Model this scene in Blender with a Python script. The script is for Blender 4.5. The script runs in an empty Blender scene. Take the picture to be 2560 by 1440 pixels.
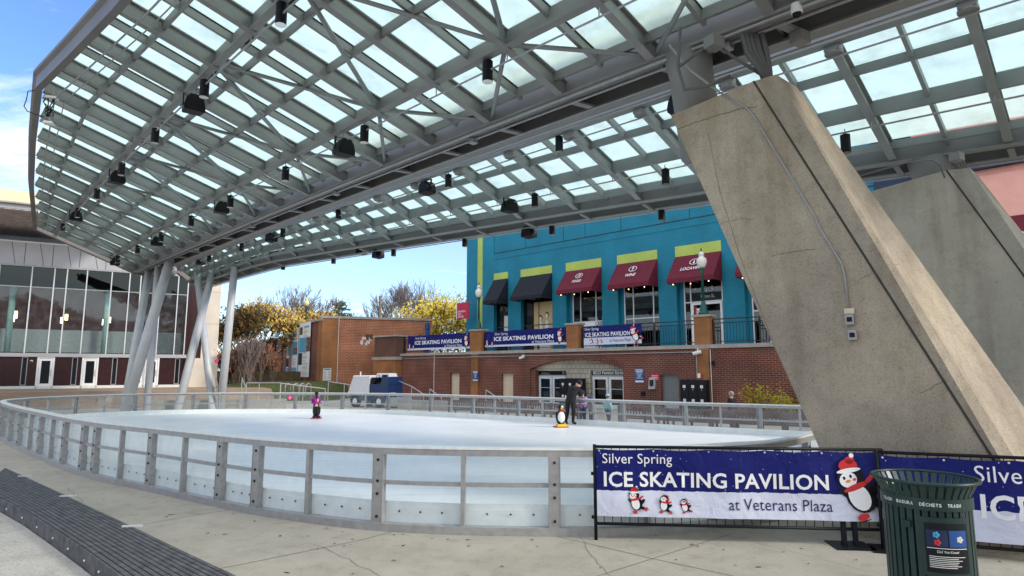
import bpy, math, random
from mathutils import Vector, Matrix
random.seed(7)
R = math.radians
sc = bpy.context.scene
COL = sc.collection

# ---------------------------------------------------------------- camera
CH, CF, CT = 2.3, 1547.0, R(7.58)
cd = bpy.data.cameras.new('camera'); cam = bpy.data.objects.new('camera', cd); COL.objects.link(cam)
cam.location = (0, 0, CH); cam.rotation_euler = (R(90) + CT, 0, 0)
cd.sensor_width = 36; cd.lens = CF / 2560 * 36; cd.clip_start = .05; cd.clip_end = 3000
sc.camera = cam
# ---------------------------------------------------------------- world, sun, exposure
SUN_EL, SUN_AZ = R(27), math.atan2(.93, -.37)      # azimuth measured from +Y towards +X
w = bpy.data.worlds.new('World'); sc.world = w; w.use_nodes = True
nt = w.node_tree; N = nt.nodes; LK = nt.links
bg = N['Background']; bg.inputs['Strength'].default_value = .13
sky = N.new('ShaderNodeTexSky'); sky.sky_type = 'NISHITA'; sky.sun_disc = False
sky.sun_elevation = SUN_EL; sky.sun_rotation = SUN_AZ; sky.air_density = 1.0; sky.dust_density = .6; sky.ozone_density = 2.2
tc = N.new('ShaderNodeTexCoord'); sep = N.new('ShaderNodeSeparateXYZ'); LK.new(tc.outputs['Generated'], sep.inputs[0])
def wm(op, a, b=None):
    m = N.new('ShaderNodeMath'); m.operation = op
    for i, v in enumerate((a, b)):
        if v is None: continue
        if isinstance(v, (int, float)): m.inputs[i].default_value = v
        else: LK.new(v, m.inputs[i])
    return m.outputs[0]
zz = wm('ADD', wm('MAXIMUM', sep.outputs['Z'], 0.0), .12)
cx = N.new('ShaderNodeCombineXYZ'); LK.new(wm('DIVIDE', sep.outputs['X'], zz), cx.inputs[0]); LK.new(wm('DIVIDE', sep.outputs['Y'], zz), cx.inputs[1])
mp = N.new('ShaderNodeMapping'); mp.inputs['Rotation'].default_value = (0, 0, R(35)); mp.inputs['Scale'].default_value = (.55, 1.25, 1); LK.new(cx.outputs[0], mp.inputs[0])
nz = N.new('ShaderNodeTexNoise'); nz.inputs['Scale'].default_value = 1.15; nz.inputs['Detail'].default_value = 9; nz.inputs['Roughness'].default_value = .62; nz.inputs['Distortion'].default_value = .35
LK.new(mp.outputs[0], nz.inputs['Vector'])
cr = N.new('ShaderNodeValToRGB'); cr.color_ramp.elements[0].position = .54; cr.color_ramp.elements[1].position = .82
LK.new(nz.outputs['Fac'], cr.inputs[0])
hz = wm('MULTIPLY', wm('SUBTRACT', .30, sep.outputs['Z']), 1.3)     # veil of thin cloud low in the sky
hzc = wm('MINIMUM', wm('MAXIMUM', hz, 0.0), .10)
over = wm('MULTIPLY', wm('MINIMUM', wm('MAXIMUM', wm('SUBTRACT', wm('MULTIPLY', sep.outputs['Z'], 2.6), 1.35), 0.0), 1.0), .55)      # cloud overhead out of view, added to whiten the light
behind = wm('MULTIPLY', wm('MINIMUM', wm('MAXIMUM', wm('MULTIPLY', sep.outputs['Y'], -2.0), 0.0), 1.0), .6)                              # unseen cloud behind the viewer, added for the same whiter light
cl = wm('MINIMUM', wm('ADD', wm('ADD', wm('MULTIPLY', cr.outputs['Color'], .85), hzc), wm('MAXIMUM', over, behind)), .94)
mx = N.new('ShaderNodeMixRGB'); LK.new(cl, mx.inputs[0]); tint = N.new('ShaderNodeMixRGB'); tint.blend_type = 'MULTIPLY'; tint.inputs[0].default_value = 1; tint.inputs[2].default_value = (.70, .86, 1.10, 1); LK.new(sky.outputs[0], tint.inputs[1]); LK.new(tint.outputs[0], mx.inputs[1]); mx.inputs[2].default_value = (8.2, 8.0, 7.6, 1)
LK.new(mx.outputs[0], bg.inputs['Color'])
sd = bpy.data.lights.new('sun', 'SUN'); so = bpy.data.objects.new('sun', sd); COL.objects.link(so)
sd.energy = 1.5; sd.angle = R(10); sd.color = (1, .92, .80)
_d = Vector((math.sin(SUN_AZ) * math.cos(SUN_EL), math.cos(SUN_AZ) * math.cos(SUN_EL), math.sin(SUN_EL)))
so.rotation_euler = _d.to_track_quat('Z', 'Y').to_euler(); so.location = (30, -10, 40)
sc.view_settings.view_transform = 'Standard'; sc.view_settings.look = 'None'; sc.view_settings.gamma = 1; sc.view_settings.exposure = 0.95

# ---------------------------------------------------------------- geometry of the photograph
def ray(px, py):
    a = (px - 1280) / CF; b = (720 - py) / CF; c, s = math.cos(CT), math.sin(CT)
    return Vector((a, c - b * s, s + b * c))
EYE = Vector((0, 0, CH))
def onz(px, py, z):
    r = ray(px, py); return EYE + r * ((z - CH) / r.z)
def onpl(px, py, p0, n):
    r = ray(px, py); return EYE + r * ((Vector(p0) - EYE).dot(n) / r.dot(n))
def atd(px, py, D):
    r = ray(px, py); return EYE + r * (D / r.y)
class Frame:                      # x to the right along a facade, y back into it, z up
    def __init__(s, o, rot):
        s.o = Vector((o[0], o[1], 0)); s.rot = rot
        s.ex = Vector((math.cos(rot), math.sin(rot), 0)); s.ny = Vector((-math.sin(rot), math.cos(rot), 0))
    def w(s, x, y, z): return s.o + s.ex * x + s.ny * y + Vector((0, 0, z))
    def at(s, px, py, d=0):
        p = onpl(px, py, s.o + s.ny * d, s.ny); return ((p - s.o).dot(s.ex), p.z)

# ---------------------------------------------------------------- mesh helpers
class MB:
    def __init__(s): s.v = []; s.f = []; s.m = []; s.mi = 0
    def add(s, vs, fs):
        b = len(s.v); s.v += [tuple(v) for v in vs]
        for f in fs: s.f.append([i + b for i in f]); s.m.append(s.mi)
        return s
    def box(s, x0, y0, z0, x1, y1, z1, M=None):
        vs = [Vector((x, y, z)) for z in (z0, z1) for x, y in ((x0, y0), (x1, y0), (x1, y1), (x0, y1))]
        if M: vs = [M @ v for v in vs]
        return s.add(vs, [(3, 2, 1, 0), (4, 5, 6, 7), (0, 1, 5, 4), (1, 2, 6, 5), (2, 3, 7, 6), (3, 0, 4, 7)])
    def cbox(s, c, sx, sy, sz, rz=0):
        M = Matrix.Translation(c) @ Matrix.Rotation(rz, 4, 'Z')
        return s.box(-sx / 2, -sy / 2, -sz / 2, sx / 2, sy / 2, sz / 2, M)
    def prism(s, poly, z0, z1):
        n = len(poly)
        vs = [(p[0], p[1], z0) for p in poly] + [(p[0], p[1], z1) for p in poly]
        return s.add(vs, [tuple(range(n - 1, -1, -1)), tuple(range(n, 2 * n))] + [(i, (i + 1) % n, n + (i + 1) % n, n + i) for i in range(n)])
    def hexa(s, lo, hi):
        n = len(lo)
        return s.add(list(lo) + list(hi), [tuple(range(n - 1, -1, -1)), tuple(range(n, 2 * n))] + [(i, (i + 1) % n, n + (i + 1) % n, n + i) for i in range(n)])
    def tube(s, pts, r, n=8, cap=True):
        pts = [Vector(p) for p in pts]; k = len(pts)
        rs = r if isinstance(r, (list, tuple)) else [r] * k
        vs = []; fs = []; last = None
        for i, p in enumerate(pts):
            t = (pts[min(i + 1, k - 1)] - pts[max(i - 1, 0)])
            if t.length < 1e-9: t = Vector((0, 0, 1))
            t.normalize()
            u = last - t * last.dot(t) if last is not None else t.orthogonal()
            if u.length < 1e-6: u = t.orthogonal()
            u.normalize(); last = u; q = t.cross(u)
            for a in range(n):
                an = 2 * math.pi * a / n; vs.append(p + (u * math.cos(an) + q * math.sin(an)) * rs[i])
        for i in range(k - 1):
            for a in range(n):
                b = (a + 1) % n; fs.append((i * n + a, i * n + b, (i + 1) * n + b, (i + 1) * n + a))
        if cap: fs.append(tuple(range(n - 1, -1, -1))); fs.append(tuple((k - 1) * n + a for a in range(n)))
        return s.add(vs, fs)
    def lathe(s, prof, c=(0, 0, 0), n=20, sx=1, sy=1):
        k = len(prof); vs = []; fs = []
        for r, z in prof:
            for a in range(n):
                an = 2 * math.pi * a / n; vs.append((c[0] + r * math.cos(an) * sx, c[1] + r * math.sin(an) * sy, c[2] + z))
        for i in range(k - 1):
            for a in range(n):
                b = (a + 1) % n; fs.append((i * n + a, i * n + b, (i + 1) * n + b, (i + 1) * n + a))
        fs.append(tuple(range(n - 1, -1, -1))); fs.append(tuple((k - 1) * n + a for a in range(n)))
        return s.add(vs, fs)
    def ball(s, c, rx, ry=None, rz=None, n=12, m=8):
        ry = ry or rx; rz = rz or rx
        return s.lathe([(max(.001, math.sin(math.pi * i / m)), -math.cos(math.pi * i / m) * rz) for i in range(m + 1)], c, n, rx, ry)
    def beam(s, p0, p1, wd, up=Vector((0, 0, 1)), prof=None, h=.1):
        """extrude a profile (list of (side, up) points, base at the line) from p0 to p1"""
        p0 = Vector(p0); p1 = Vector(p1); t = (p1 - p0).normalized()
        sd_ = t.cross(up).normalized(); u = sd_.cross(t).normalized()
        prof = prof or [(-wd / 2, 0), (wd / 2, 0), (wd / 2, h), (-wd / 2, h)]
        n = len(prof)
        vs = [p0 + sd_ * a + u * b for a, b in prof] + [p1 + sd_ * a + u * b for a, b in prof]
        return s.add(vs, [tuple(range(n - 1, -1, -1)), tuple(range(n, 2 * n))] + [(i, (i + 1) % n, n + (i + 1) % n, n + i) for i in range(n)])
    def ibeam(s, p0, p1, wd, h, tf=.03, tw=.025, up=Vector((0, 0, 1)), top=True):
        s.beam(p0, p1, wd, up, [(-wd / 2, 0), (wd / 2, 0), (wd / 2, tf), (-wd / 2, tf)])
        s.beam(p0, p1, tw, up, [(-tw / 2, tf), (tw / 2, tf), (tw / 2, h - tf), (-tw / 2, h - tf)])
        if top: s.beam(p0, p1, wd, up, [(-wd / 2, h - tf), (wd / 2, h - tf), (wd / 2, h), (-wd / 2, h)])
        return s
    def sweep(s, pts, out0, out1, z0, z1, closed=True):
        """ring of rectangular section along a plan curve; out0/out1 are offsets along the outward normal"""
        n = len(pts); vs = []; fs = []
        for i in range(n):
            a = pts[(i - 1) % n] if closed or i else pts[0]; b = pts[(i + 1) % n] if closed or i < n - 1 else pts[-1]
            t = Vector((b[0] - a[0], b[1] - a[1])).normalized(); o = Vector((t.y, -t.x))
            for k, z in ((out0, z0), (out1, z0), (out1, z1), (out0, z1)):
                vs.append((pts[i][0] + o.x * k, pts[i][1] + o.y * k, z))
        for i in range(n if closed else n - 1):
            j = (i + 1) % n
            for a in range(4):
                b = (a + 1) % 4; fs.append((i * 4 + a, i * 4 + b, j * 4 + b, j * 4 + a))
        if not closed: fs += [(3, 2, 1, 0), tuple((n - 1) * 4 + a for a in range(4))]
        return s.add(vs, fs)
    def quad(s, a, b, c, d): return s.add([a, b, c, d], [(0, 1, 2, 3)])
    def build(s, name, mats, parent=None, loc=None, rz=0, smooth=False):
        me = bpy.data.meshes.new(name); me.from_pydata(s.v, [], s.f)
        for m in (mats if isinstance(mats, (list, tuple)) else [mats]): me.materials.append(m)
        for p, i in zip(me.polygons, s.m): p.material_index = i; p.use_smooth = smooth
        me.update()
        o = bpy.data.objects.new(name, me); COL.objects.link(o)
        if parent: o.parent = parent
        if loc is not None: o.location = loc
        o.rotation_euler = (0, 0, rz)
        return o
def tag(o, label=None, cat=None, group=None, kind=None):
    if label: o['label'] = label
    if cat: o['category'] = cat
    if group: o['group'] = group
    if kind: o['kind'] = kind
    return o
def thing(name, label, cat, loc=(0, 0, 0), rz=0, group=None):
    o = bpy.data.objects.new(name, None); COL.objects.link(o); o.location = loc; o.rotation_euler = (0, 0, rz); o.empty_display_size = .2
    return tag(o, label, cat, group)
def copy_tree(o, parent=None):
    c = o.copy(); COL.objects.link(c)
    if parent: c.parent = parent
    for ch in list(o.children): copy_tree(ch, c)
    return c
def text(body, parent, m, origin, xd, yd, width=None, height=None, bold=0, center=False, name='lettering', shear=0):
    """flat lettering: origin = lower left (or lower middle) corner, in the parent's coordinates"""
    cu = bpy.data.curves.new(name, 'FONT'); cu.body = body; cu.size = 1; cu.offset = bold; cu.shear = shear; cu.resolution_u = 3; cu.space_character = 1.04
    to = bpy.data.objects.new(name, cu); COL.objects.link(to)
    dg = bpy.context.evaluated_depsgraph_get(); dg.update()
    me = bpy.data.meshes.new_from_object(to.evaluated_get(dg)); bpy.data.objects.remove(to)
    xs = [v.co.x for v in me.vertices]; ys = [v.co.y for v in me.vertices]
    x0, x1, y0, y1 = min(xs), max(xs), min(ys), max(ys)
    sy = height / (y1 - y0) if height else None; sx = width / (x1 - x0) if width else sy
    if sy is None: sy = sx
    xd = Vector(xd).normalized(); yd = Vector(yd).normalized(); o0 = Vector(origin)
    for v in me.vertices:
        x = (v.co.x - x0) * sx - (sx * (x1 - x0) / 2 if center else 0); y = (v.co.y - y0) * sy
        v.co = o0 + xd * x + yd * y
    me.materials.clear(); me.materials.append(m); me.name = name
    o = bpy.data.objects.new(name, me); COL.objects.link(o)
    if parent: o.parent = parent
    return o

# ---------------------------------------------------------------- materials
def mat(name, col, rough=.6, var=.12, scale=6, metal=0, bump=0, bscale=None, spec=.4, col2=None, detail=5, emit=None):
    m = bpy.data.materials.new(name); m.use_nodes = True; t = m.node_tree; p = t.nodes['Principled BSDF']
    p.inputs['Roughness'].default_value = rough; p.inputs['Metallic'].default_value = metal; p.inputs['Specular IOR Level'].default_value = spec
    c = t.nodes.new('ShaderNodeTexCoord'); n = t.nodes.new('ShaderNodeTexNoise'); n.inputs['Scale'].default_value = scale; n.inputs['Detail'].default_value = detail
    t.links.new(c.outputs['Object'], n.inputs['Vector'])
    r = t.nodes.new('ShaderNodeValToRGB'); r.color_ramp.elements[0].position = .3; r.color_ramp.elements[1].position = .7
    a = [max(0, x * (1 - var)) for x in col]; b = list(col2) if col2 else [x * (1 + var) for x in col]
    r.color_ramp.elements[0].color = (*a, 1); r.color_ramp.elements[1].color = (*b, 1)
    t.links.new(n.outputs['Fac'], r.inputs[0]); t.links.new(r.outputs[0], p.inputs['Base Color'])
    if bump:
        n2 = t.nodes.new('ShaderNodeTexNoise'); n2.inputs['Scale'].default_value = bscale or scale * 8; n2.inputs['Detail'].default_value = 4; t.links.new(c.outputs['Object'], n2.inputs['Vector'])
        bp = t.nodes.new('ShaderNodeBump'); bp.inputs['Strength'].default_value = bump; bp.inputs['Distance'].default_value = .02
        t.links.new(n2.outputs['Fac'], bp.inputs['Height']); t.links.new(bp.outputs[0], p.inputs['Normal'])
    if emit: p.inputs['Emission Color'].default_value = (*emit[:3], 1); p.inputs['Emission Strength'].default_value = emit[3]
    m['p'] = 1
    return m
def nodes_of(m): t = m.node_tree; return t, t.nodes, t.links
def glass(name, tint, refl=.12, rough=.02, dirt=0, wobble=0):
    m = bpy.data.materials.new(name); m.use_nodes = True; t, n, l = nodes_of(m); n.clear()
    o = n.new('ShaderNodeOutputMaterial'); tr = n.new('ShaderNodeBsdfTransparent'); tr.inputs[0].default_value = (*tint, 1)
    g = n.new('ShaderNodeBsdfGlossy'); g.inputs['Roughness'].default_value = rough; g.inputs[0].default_value = (.9, .95, .97, 1)
    fr = n.new('ShaderNodeLayerWeight'); fr.inputs[0].default_value = .5; pw = n.new('ShaderNodeMath'); pw.operation = 'POWER'; pw.inputs[1].default_value = 4.5; l.new(fr.outputs['Facing'], pw.inputs[0])
    ad = n.new('ShaderNodeMath'); ad.operation = 'MULTIPLY_ADD'; ad.inputs[1].default_value = .8; ad.inputs[2].default_value = refl; l.new(pw.outputs[0], ad.inputs[0])
    mx = n.new('ShaderNodeMixShader'); l.new(ad.outputs[0], mx.inputs[0]); l.new(tr.outputs[0], mx.inputs[1]); l.new(g.outputs[0], mx.inputs[2])
    if wobble:                      # slightly warped panes
        cw = n.new('ShaderNodeTexCoord'); nw = n.new('ShaderNodeTexNoise'); nw.inputs['Scale'].default_value = .9; nw.inputs['Detail'].default_value = 2; l.new(cw.outputs['Object'], nw.inputs['Vector'])
        bw_ = n.new('ShaderNodeBump'); bw_.inputs['Strength'].default_value = wobble; bw_.inputs['Distance'].default_value = .12; l.new(nw.outputs['Fac'], bw_.inputs['Height']); l.new(bw_.outputs[0], g.inputs['Normal'])
    out = mx
    if dirt:
        df = n.new('ShaderNodeBsdfDiffuse'); df.inputs[0].default_value = (.78, .82, .84, 1)
        c = n.new('ShaderNodeTexCoord'); ns = n.new('ShaderNodeTexNoise'); ns.inputs['Scale'].default_value = 2.5; ns.inputs['Detail'].default_value = 6; l.new(c.outputs['Object'], ns.inputs['Vector'])
        rp = n.new('ShaderNodeMapRange'); rp.inputs[1].default_value = .4; rp.inputs[2].default_value = .8; rp.inputs[3].default_value = dirt * .5; rp.inputs[4].default_value = dirt * 2; l.new(ns.outputs['Fac'], rp.inputs[0])
        m2 = n.new('ShaderNodeMixShader'); l.new(rp.outputs[0], m2.inputs[0]); l.new(mx.outputs[0], m2.inputs[1]); l.new(df.outputs[0], m2.inputs[2]); out = m2
    l.new(out.outputs[0], o.inputs[0]); return m
def frosted():
    m = bpy.data.materials.new('frosted_glass'); m.use_nodes = True; t, n, l = nodes_of(m); n.clear()
    o = n.new('ShaderNodeOutputMaterial'); tl = n.new('ShaderNodeBsdfTranslucent'); tr = n.new('ShaderNodeBsdfTransparent'); df = n.new('ShaderNodeBsdfDiffuse')
    tl.inputs[0].default_value = (.80, .90, .85, 1); tr.inputs[0].default_value = (.74, .86, .81, 1); df.inputs[0].default_value = (.75, .8, .78, 1)
    c = n.new('ShaderNodeTexCoord'); ns = n.new('ShaderNodeTexNoise'); ns.inputs['Scale'].default_value = .8; l.new(c.outputs['Object'], ns.inputs['Vector'])
    rp = n.new('ShaderNodeMapRange'); rp.inputs[3].default_value = .35; rp.inputs[4].default_value = .6; l.new(ns.outputs['Fac'], rp.inputs[0])
    n2 = n.new('ShaderNodeTexNoise'); n2.inputs['Scale'].default_value = 1.7; n2.inputs['Detail'].default_value = 8; n2.inputs['Roughness'].default_value = .7; l.new(c.outputs['Object'], n2.inputs['Vector'])
    for sh, lo, hi in ((tl, (.78, .85, .79), (.89, .98, .92)), (tr, (.70, .78, .73), (.79, .91, .86))):       # dust and run-off dirt on the panes
        q = n.new('ShaderNodeValToRGB'); q.color_ramp.elements[0].position = .30; q.color_ramp.elements[1].position = .52; q.color_ramp.elements[0].color = (*lo, 1); q.color_ramp.elements[1].color = (*hi, 1); l.new(n2.outputs['Fac'], q.inputs[0]); l.new(q.outputs[0], sh.inputs[0])
    a = n.new('ShaderNodeMixShader'); l.new(rp.outputs[0], a.inputs[0]); l.new(tl.outputs[0], a.inputs[1]); l.new(tr.outputs[0], a.inputs[2])
    b = n.new('ShaderNodeMixShader'); b.inputs[0].default_value = .06; l.new(a.outputs[0], b.inputs[1]); l.new(df.outputs[0], b.inputs[2])
    l.new(b.outputs[0], o.inputs[0]); return m
def brick(name, c1, c2, mortar, bw=.30, bh=.10, ms=.012, rough=.85, stain=.35):
    m = mat(name, c1, rough); t, n, l = nodes_of(m); p = n['Principled BSDF']
    c = n.new('ShaderNodeTexCoord'); sp = n.new('ShaderNodeSeparateXYZ'); l.new(c.outputs['Object'], sp.inputs[0])
    ad = n.new('ShaderNodeMath'); l.new(sp.outputs[0], ad.inputs[0]); l.new(sp.outputs[1], ad.inputs[1])
    cb = n.new('ShaderNodeCombineXYZ'); l.new(ad.outputs[0], cb.inputs[0]); l.new(sp.outputs[2], cb.inputs[1])
    b = n.new('ShaderNodeTexBrick'); b.inputs['Scale'].default_value = 1; b.inputs['Brick Width'].default_value = bw; b.inputs['Row Height'].default_value = bh; b.inputs['Mortar Size'].default_value = ms
    b.inputs['Color1'].default_value = (*c1, 1); b.inputs['Color2'].default_value = (*c2, 1); b.inputs['Mortar'].default_value = (*mortar, 1); l.new(cb.outputs[0], b.inputs['Vector'])
    ns = n.new('ShaderNodeTexNoise'); ns.inputs['Scale'].default_value = .6; ns.inputs['Detail'].default_value = 8; l.new(c.outputs['Object'], ns.inputs['Vector'])
    rp = n.new('ShaderNodeMapRange'); rp.inputs[1].default_value = .35; rp.inputs[2].default_value = .7; rp.inputs[3].default_value = 1 - stain; rp.inputs[4].default_value = 1.1; l.new(ns.outputs['Fac'], rp.inputs[0])
    mm = n.new('ShaderNodeMixRGB'); mm.blend_type = 'MULTIPLY'; mm.inputs[0].default_value = 1; l.new(b.outputs['Color'], mm.inputs[1]); l.new(rp.outputs[0], mm.inputs[2])
    l.new(mm.outputs[0], p.inputs['Base Color'])
    bp = n.new('ShaderNodeBump'); bp.invert = True; bp.inputs['Strength'].default_value = .4; bp.inputs['Distance'].default_value = .01; l.new(b.outputs['Fac'], bp.inputs['Height']); l.new(bp.outputs[0], p.inputs['Normal'])
    return m
def leafmat(name, cols, scale=1.6):
    m = mat(name, cols[0], .7, spec=.2); t, n, l = nodes_of(m); p = n['Principled BSDF']
    c = n.new('ShaderNodeTexCoord'); ns = n.new('ShaderNodeTexNoise'); ns.inputs['Scale'].default_value = scale; ns.inputs['Detail'].default_value = 6; ns.inputs['Roughness'].default_value = .8; l.new(c.outputs['Object'], ns.inputs['Vector'])
    r = n.new('ShaderNodeValToRGB'); e = r.color_ramp.elements
    while len(e) < len(cols): e.new(.5)
    for i, cc in enumerate(cols): e[i].position = .3 + .4 * i / max(1, len(cols) - 1); e[i].color = (*cc, 1)
    l.new(ns.outputs['Fac'], r.inputs[0]); l.new(r.outputs[0], p.inputs['Base Color'])
    p.inputs['Transmission Weight'].default_value = 0; p.inputs['Subsurface Weight'].default_value = 0
    return m
M = {}
M['paint'] = mat('grey_steel_paint', (.215, .217, .213), .5, .08, 1.5)
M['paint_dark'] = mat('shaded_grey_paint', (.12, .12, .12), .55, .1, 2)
M['paint_blue'] = mat('bluegrey_steel_paint', (.24, .265, .265), .5, .08, 2)
M['fascia'] = mat('fascia_metal', (.15, .14, .135), .5, .1, .8)
M['column'] = mat('pale_grey_column_paint', (.50, .52, .54), .4, .06, 2)
M['gasket'] = mat('gasket_rubber', (.03, .03, .03), .7)
M['frost'] = frosted()
M['alu'] = mat('brushed_aluminium', (.36, .36, .36), .45, .12, 9, metal=.35)
M['alu_lt'] = mat('pale_aluminium', (.62, .64, .65), .4, .08, 9, metal=.2)
M['kick'] = mat('white_kick_plastic', (.76, .80, .80), .5, .06, 4)
M['black'] = mat('black_paint', (.008, .009, .013), .5, .2, 8, spec=.2)
M['blackrail'] = mat('black_rail', (.018, .018, .02), .5)
M['rubber'] = mat('black_rubber', (.014, .014, .015), .8, spec=.2)
M['chrome'] = mat('bright_reflector', (.75, .75, .72), .15, .05, metal=.9)
M['conduit'] = mat('conduit_metal', (.33, .33, .34), .4, .1, metal=.3)
M['white'] = mat('white_paint', (.80, .80, .79), .5, .04)
M['offwhite'] = mat('off_white', (.66, .66, .62), .6, .06)
M['cream'] = mat('cream_door', (.62, .54, .40), .6, .06)
M['teal'] = brick('teal_painted_brick', (.004, .19, .285), (.004, .205, .305), (.003, .155, .235), .3, .11, .010, .6, .16)
M['teal_smooth'] = mat('teal_panel', (.004, .22, .34), .55, .05, 1.5)
M['lime'] = brick('lime_painted_brick', (.42, .52, .10), (.45, .55, .12), (.33, .42, .07), .3, .11, .010, .6, .08)
M['navy'] = brick('navy_painted_brick', (.012, .03, .07), (.014, .034, .08), (.008, .02, .05), .3, .11, .010, .6, .08)
M['navy_s'] = mat('navy_band', (.012, .03, .07), .6)
M['pink'] = brick('pink_painted_brick', (.72, .32, .27), (.75, .35, .29), (.6, .27, .23), .3, .11, .008, .6, .08)
M['salmon'] = mat('salmon_stucco', (.80, .40, .32), .7, .06, 2)
M['maroon'] = mat('maroon_canvas', (.13, .007, .022), .75, .12, 3)
M['blackcanvas'] = mat('black_canvas', (.010, .011, .018), .8, .12, 3)
M['brick'] = brick('dark_red_brick', (.19, .042, .026), (.135, .032, .022), (.27, .19, .14), .32, .105, .012)
M['brick_or'] = brick('orange_red_brick', (.47, .135, .055), (.36, .10, .044), (.50, .34, .22), .42, .135, .017)
M['brick_tan'] = brick('tan_brick', (.38, .16, .055), (.33, .135, .05), (.27, .14, .06), .32, .105, .008)
M['brick_br'] = brick('brown_brick', (.15, .075, .05), (.13, .065, .045), (.12, .07, .05), .32, .105, .008)
M['coping'] = mat('stone_coping', (.34, .31, .27), .8, .18, 3)
M['tile'] = brick('cream_tile', (.50, .46, .36), (.46, .42, .33), (.10, .09, .07), .36, .30, .014, .35, .4)
M['win'] = glass('dark_window_glass', (.36, .38, .40), .06)
M['rinkglass'] = glass('rink_glass', (.965, .98, .985), .025, .03, .04)
M['lobbyglass'] = glass('lobby_glass', (.84, .92, .92), .035, .04, .025, .05)
M['lobbyteal'] = glass('teal_spandrel_glass', (.16, .40, .42), .035)
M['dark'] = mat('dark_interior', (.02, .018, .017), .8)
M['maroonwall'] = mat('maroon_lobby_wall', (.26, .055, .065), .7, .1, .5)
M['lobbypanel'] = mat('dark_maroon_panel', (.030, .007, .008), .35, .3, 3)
M['lobbywhite'] = mat('pale_balustrade', (.40, .36, .36), .6)
M['lobbytealwall'] = mat('pale_teal_column_paint', (.38, .50, .47), .6)
M['lamp'] = mat('lit_lamp', (.9, .75, .45), .5, emit=(1, .70, .30, 5))
M['bulb'] = mat('lit_bulb', (.9, .75, .45), .5, emit=(1, .62, .26, 3))
M['zinc'] = mat('zinc_panel', (.42, .42, .44), .45, .06, .8, metal=.2)
M['stone'] = mat('buff_stone', (.62, .55, .46), .8, .08, 1)
M['fasciacream'] = mat('cream_fascia', (.72, .62, .42), .6, .05, .5)
M['soffit'] = mat('wood_soffit', (.46, .39, .37), .7, .4, 4)
M['globe'] = mat('lamp_globe', (.72, .71, .64), .3, .03)
M['globey'] = mat('yellowed_globe', (.80, .70, .32), .3, .03)
M['green'] = mat('dark_green_iron', (.008, .075, .055), .4, .15, 8)
M['cangreen'] = mat('trash_can_green', (.010, .032, .028), .38, .2, 8)
M['banner_txt'] = mat('banner_white_ink', (.80, .80, .82), .6, .02)
M['banner_navytxt'] = mat('banner_navy_ink', (.012, .016, .10), .6, .02)
M['red'] = mat('red_print', (.55, .025, .025), .6, .05)
M['orange'] = mat('orange_print', (.75, .22, .03), .6, .05)
M['pinkdot'] = mat('pink_decal', (.75, .05, .22), .5, .05)
M['pinklt'] = mat('light_pink_decal', (.85, .35, .5), .5, .05)
M['yellow'] = mat('yellow_plastic', (.80, .58, .03), .4, .05)
M['signblue'] = mat('blue_sign', (.012, .07, .26), .5, .05)
M['signred'] = mat('red_sign', (.45, .02, .06), .5, .05)
M['skyblue'] = mat('poster_blue', (.05, .33, .55), .6, .05)
M['doorgrey'] = mat('grey_door', (.16, .175, .18), .5, .06)
M['skin'] = mat('skin', (.55, .33, .24), .6, .05)
M['purple'] = mat('magenta_jacket', (.28, .008, .25), .8, .1)
M['lilac'] = mat('lilac_fleece', (.36, .22, .50), .85, .1)
M['aqua'] = mat('aqua_jacket', (.25, .55, .55), .8, .1)
M['blackcloth'] = mat('black_cloth', (.012, .012, .014), .85, .2)
M['navycloth'] = mat('navy_cloth', (.015, .025, .07), .85, .2)
M['taupe'] = mat('taupe_coat', (.22, .18, .18), .85, .1)
M['tan'] = mat('tan_cloth', (.52, .38, .20), .85, .1)
M['hair'] = mat('dark_hair', (.015, .01, .008), .7, .2)
M['hairbrown'] = mat('brown_hair', (.10, .05, .03), .7, .2)
M['hairgrey'] = mat('grey_hair', (.30, .30, .32), .8, .3, 30)
M['bluehat'] = mat('blue_knit', (.03, .06, .25), .9, .1)
M['bark'] = mat('bark', (.10, .075, .06), .9, .3, 8)
M['barkgrey'] = mat('grey_bark', (.20, .16, .14), .9, .3, 8)
M['wood'] = mat('weathered_pole_wood', (.22, .16, .11), .9, .2, 5)
M['benchwood'] = mat('brown_bench_wood', (.16, .10, .085), .8, .15, 6)
M['zblue'] = mat('machine_blue', (.008, .032, .11), .35, .1)
M['zwhite'] = mat('machine_white', (.66, .68, .72), .4, .05)
M['grass'] = mat('grass', (.05, .075, .02), .9, .4, 6, bump=.6, bscale=40, col2=(.10, .12, .03))
M['terrace'] = mat('terrace_paving', (.30, .225, .165), .8, .15, .6)
M['soil'] = mat('fallen_leaf_ground', (.11, .08, .04), .9, .3, 3)

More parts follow.
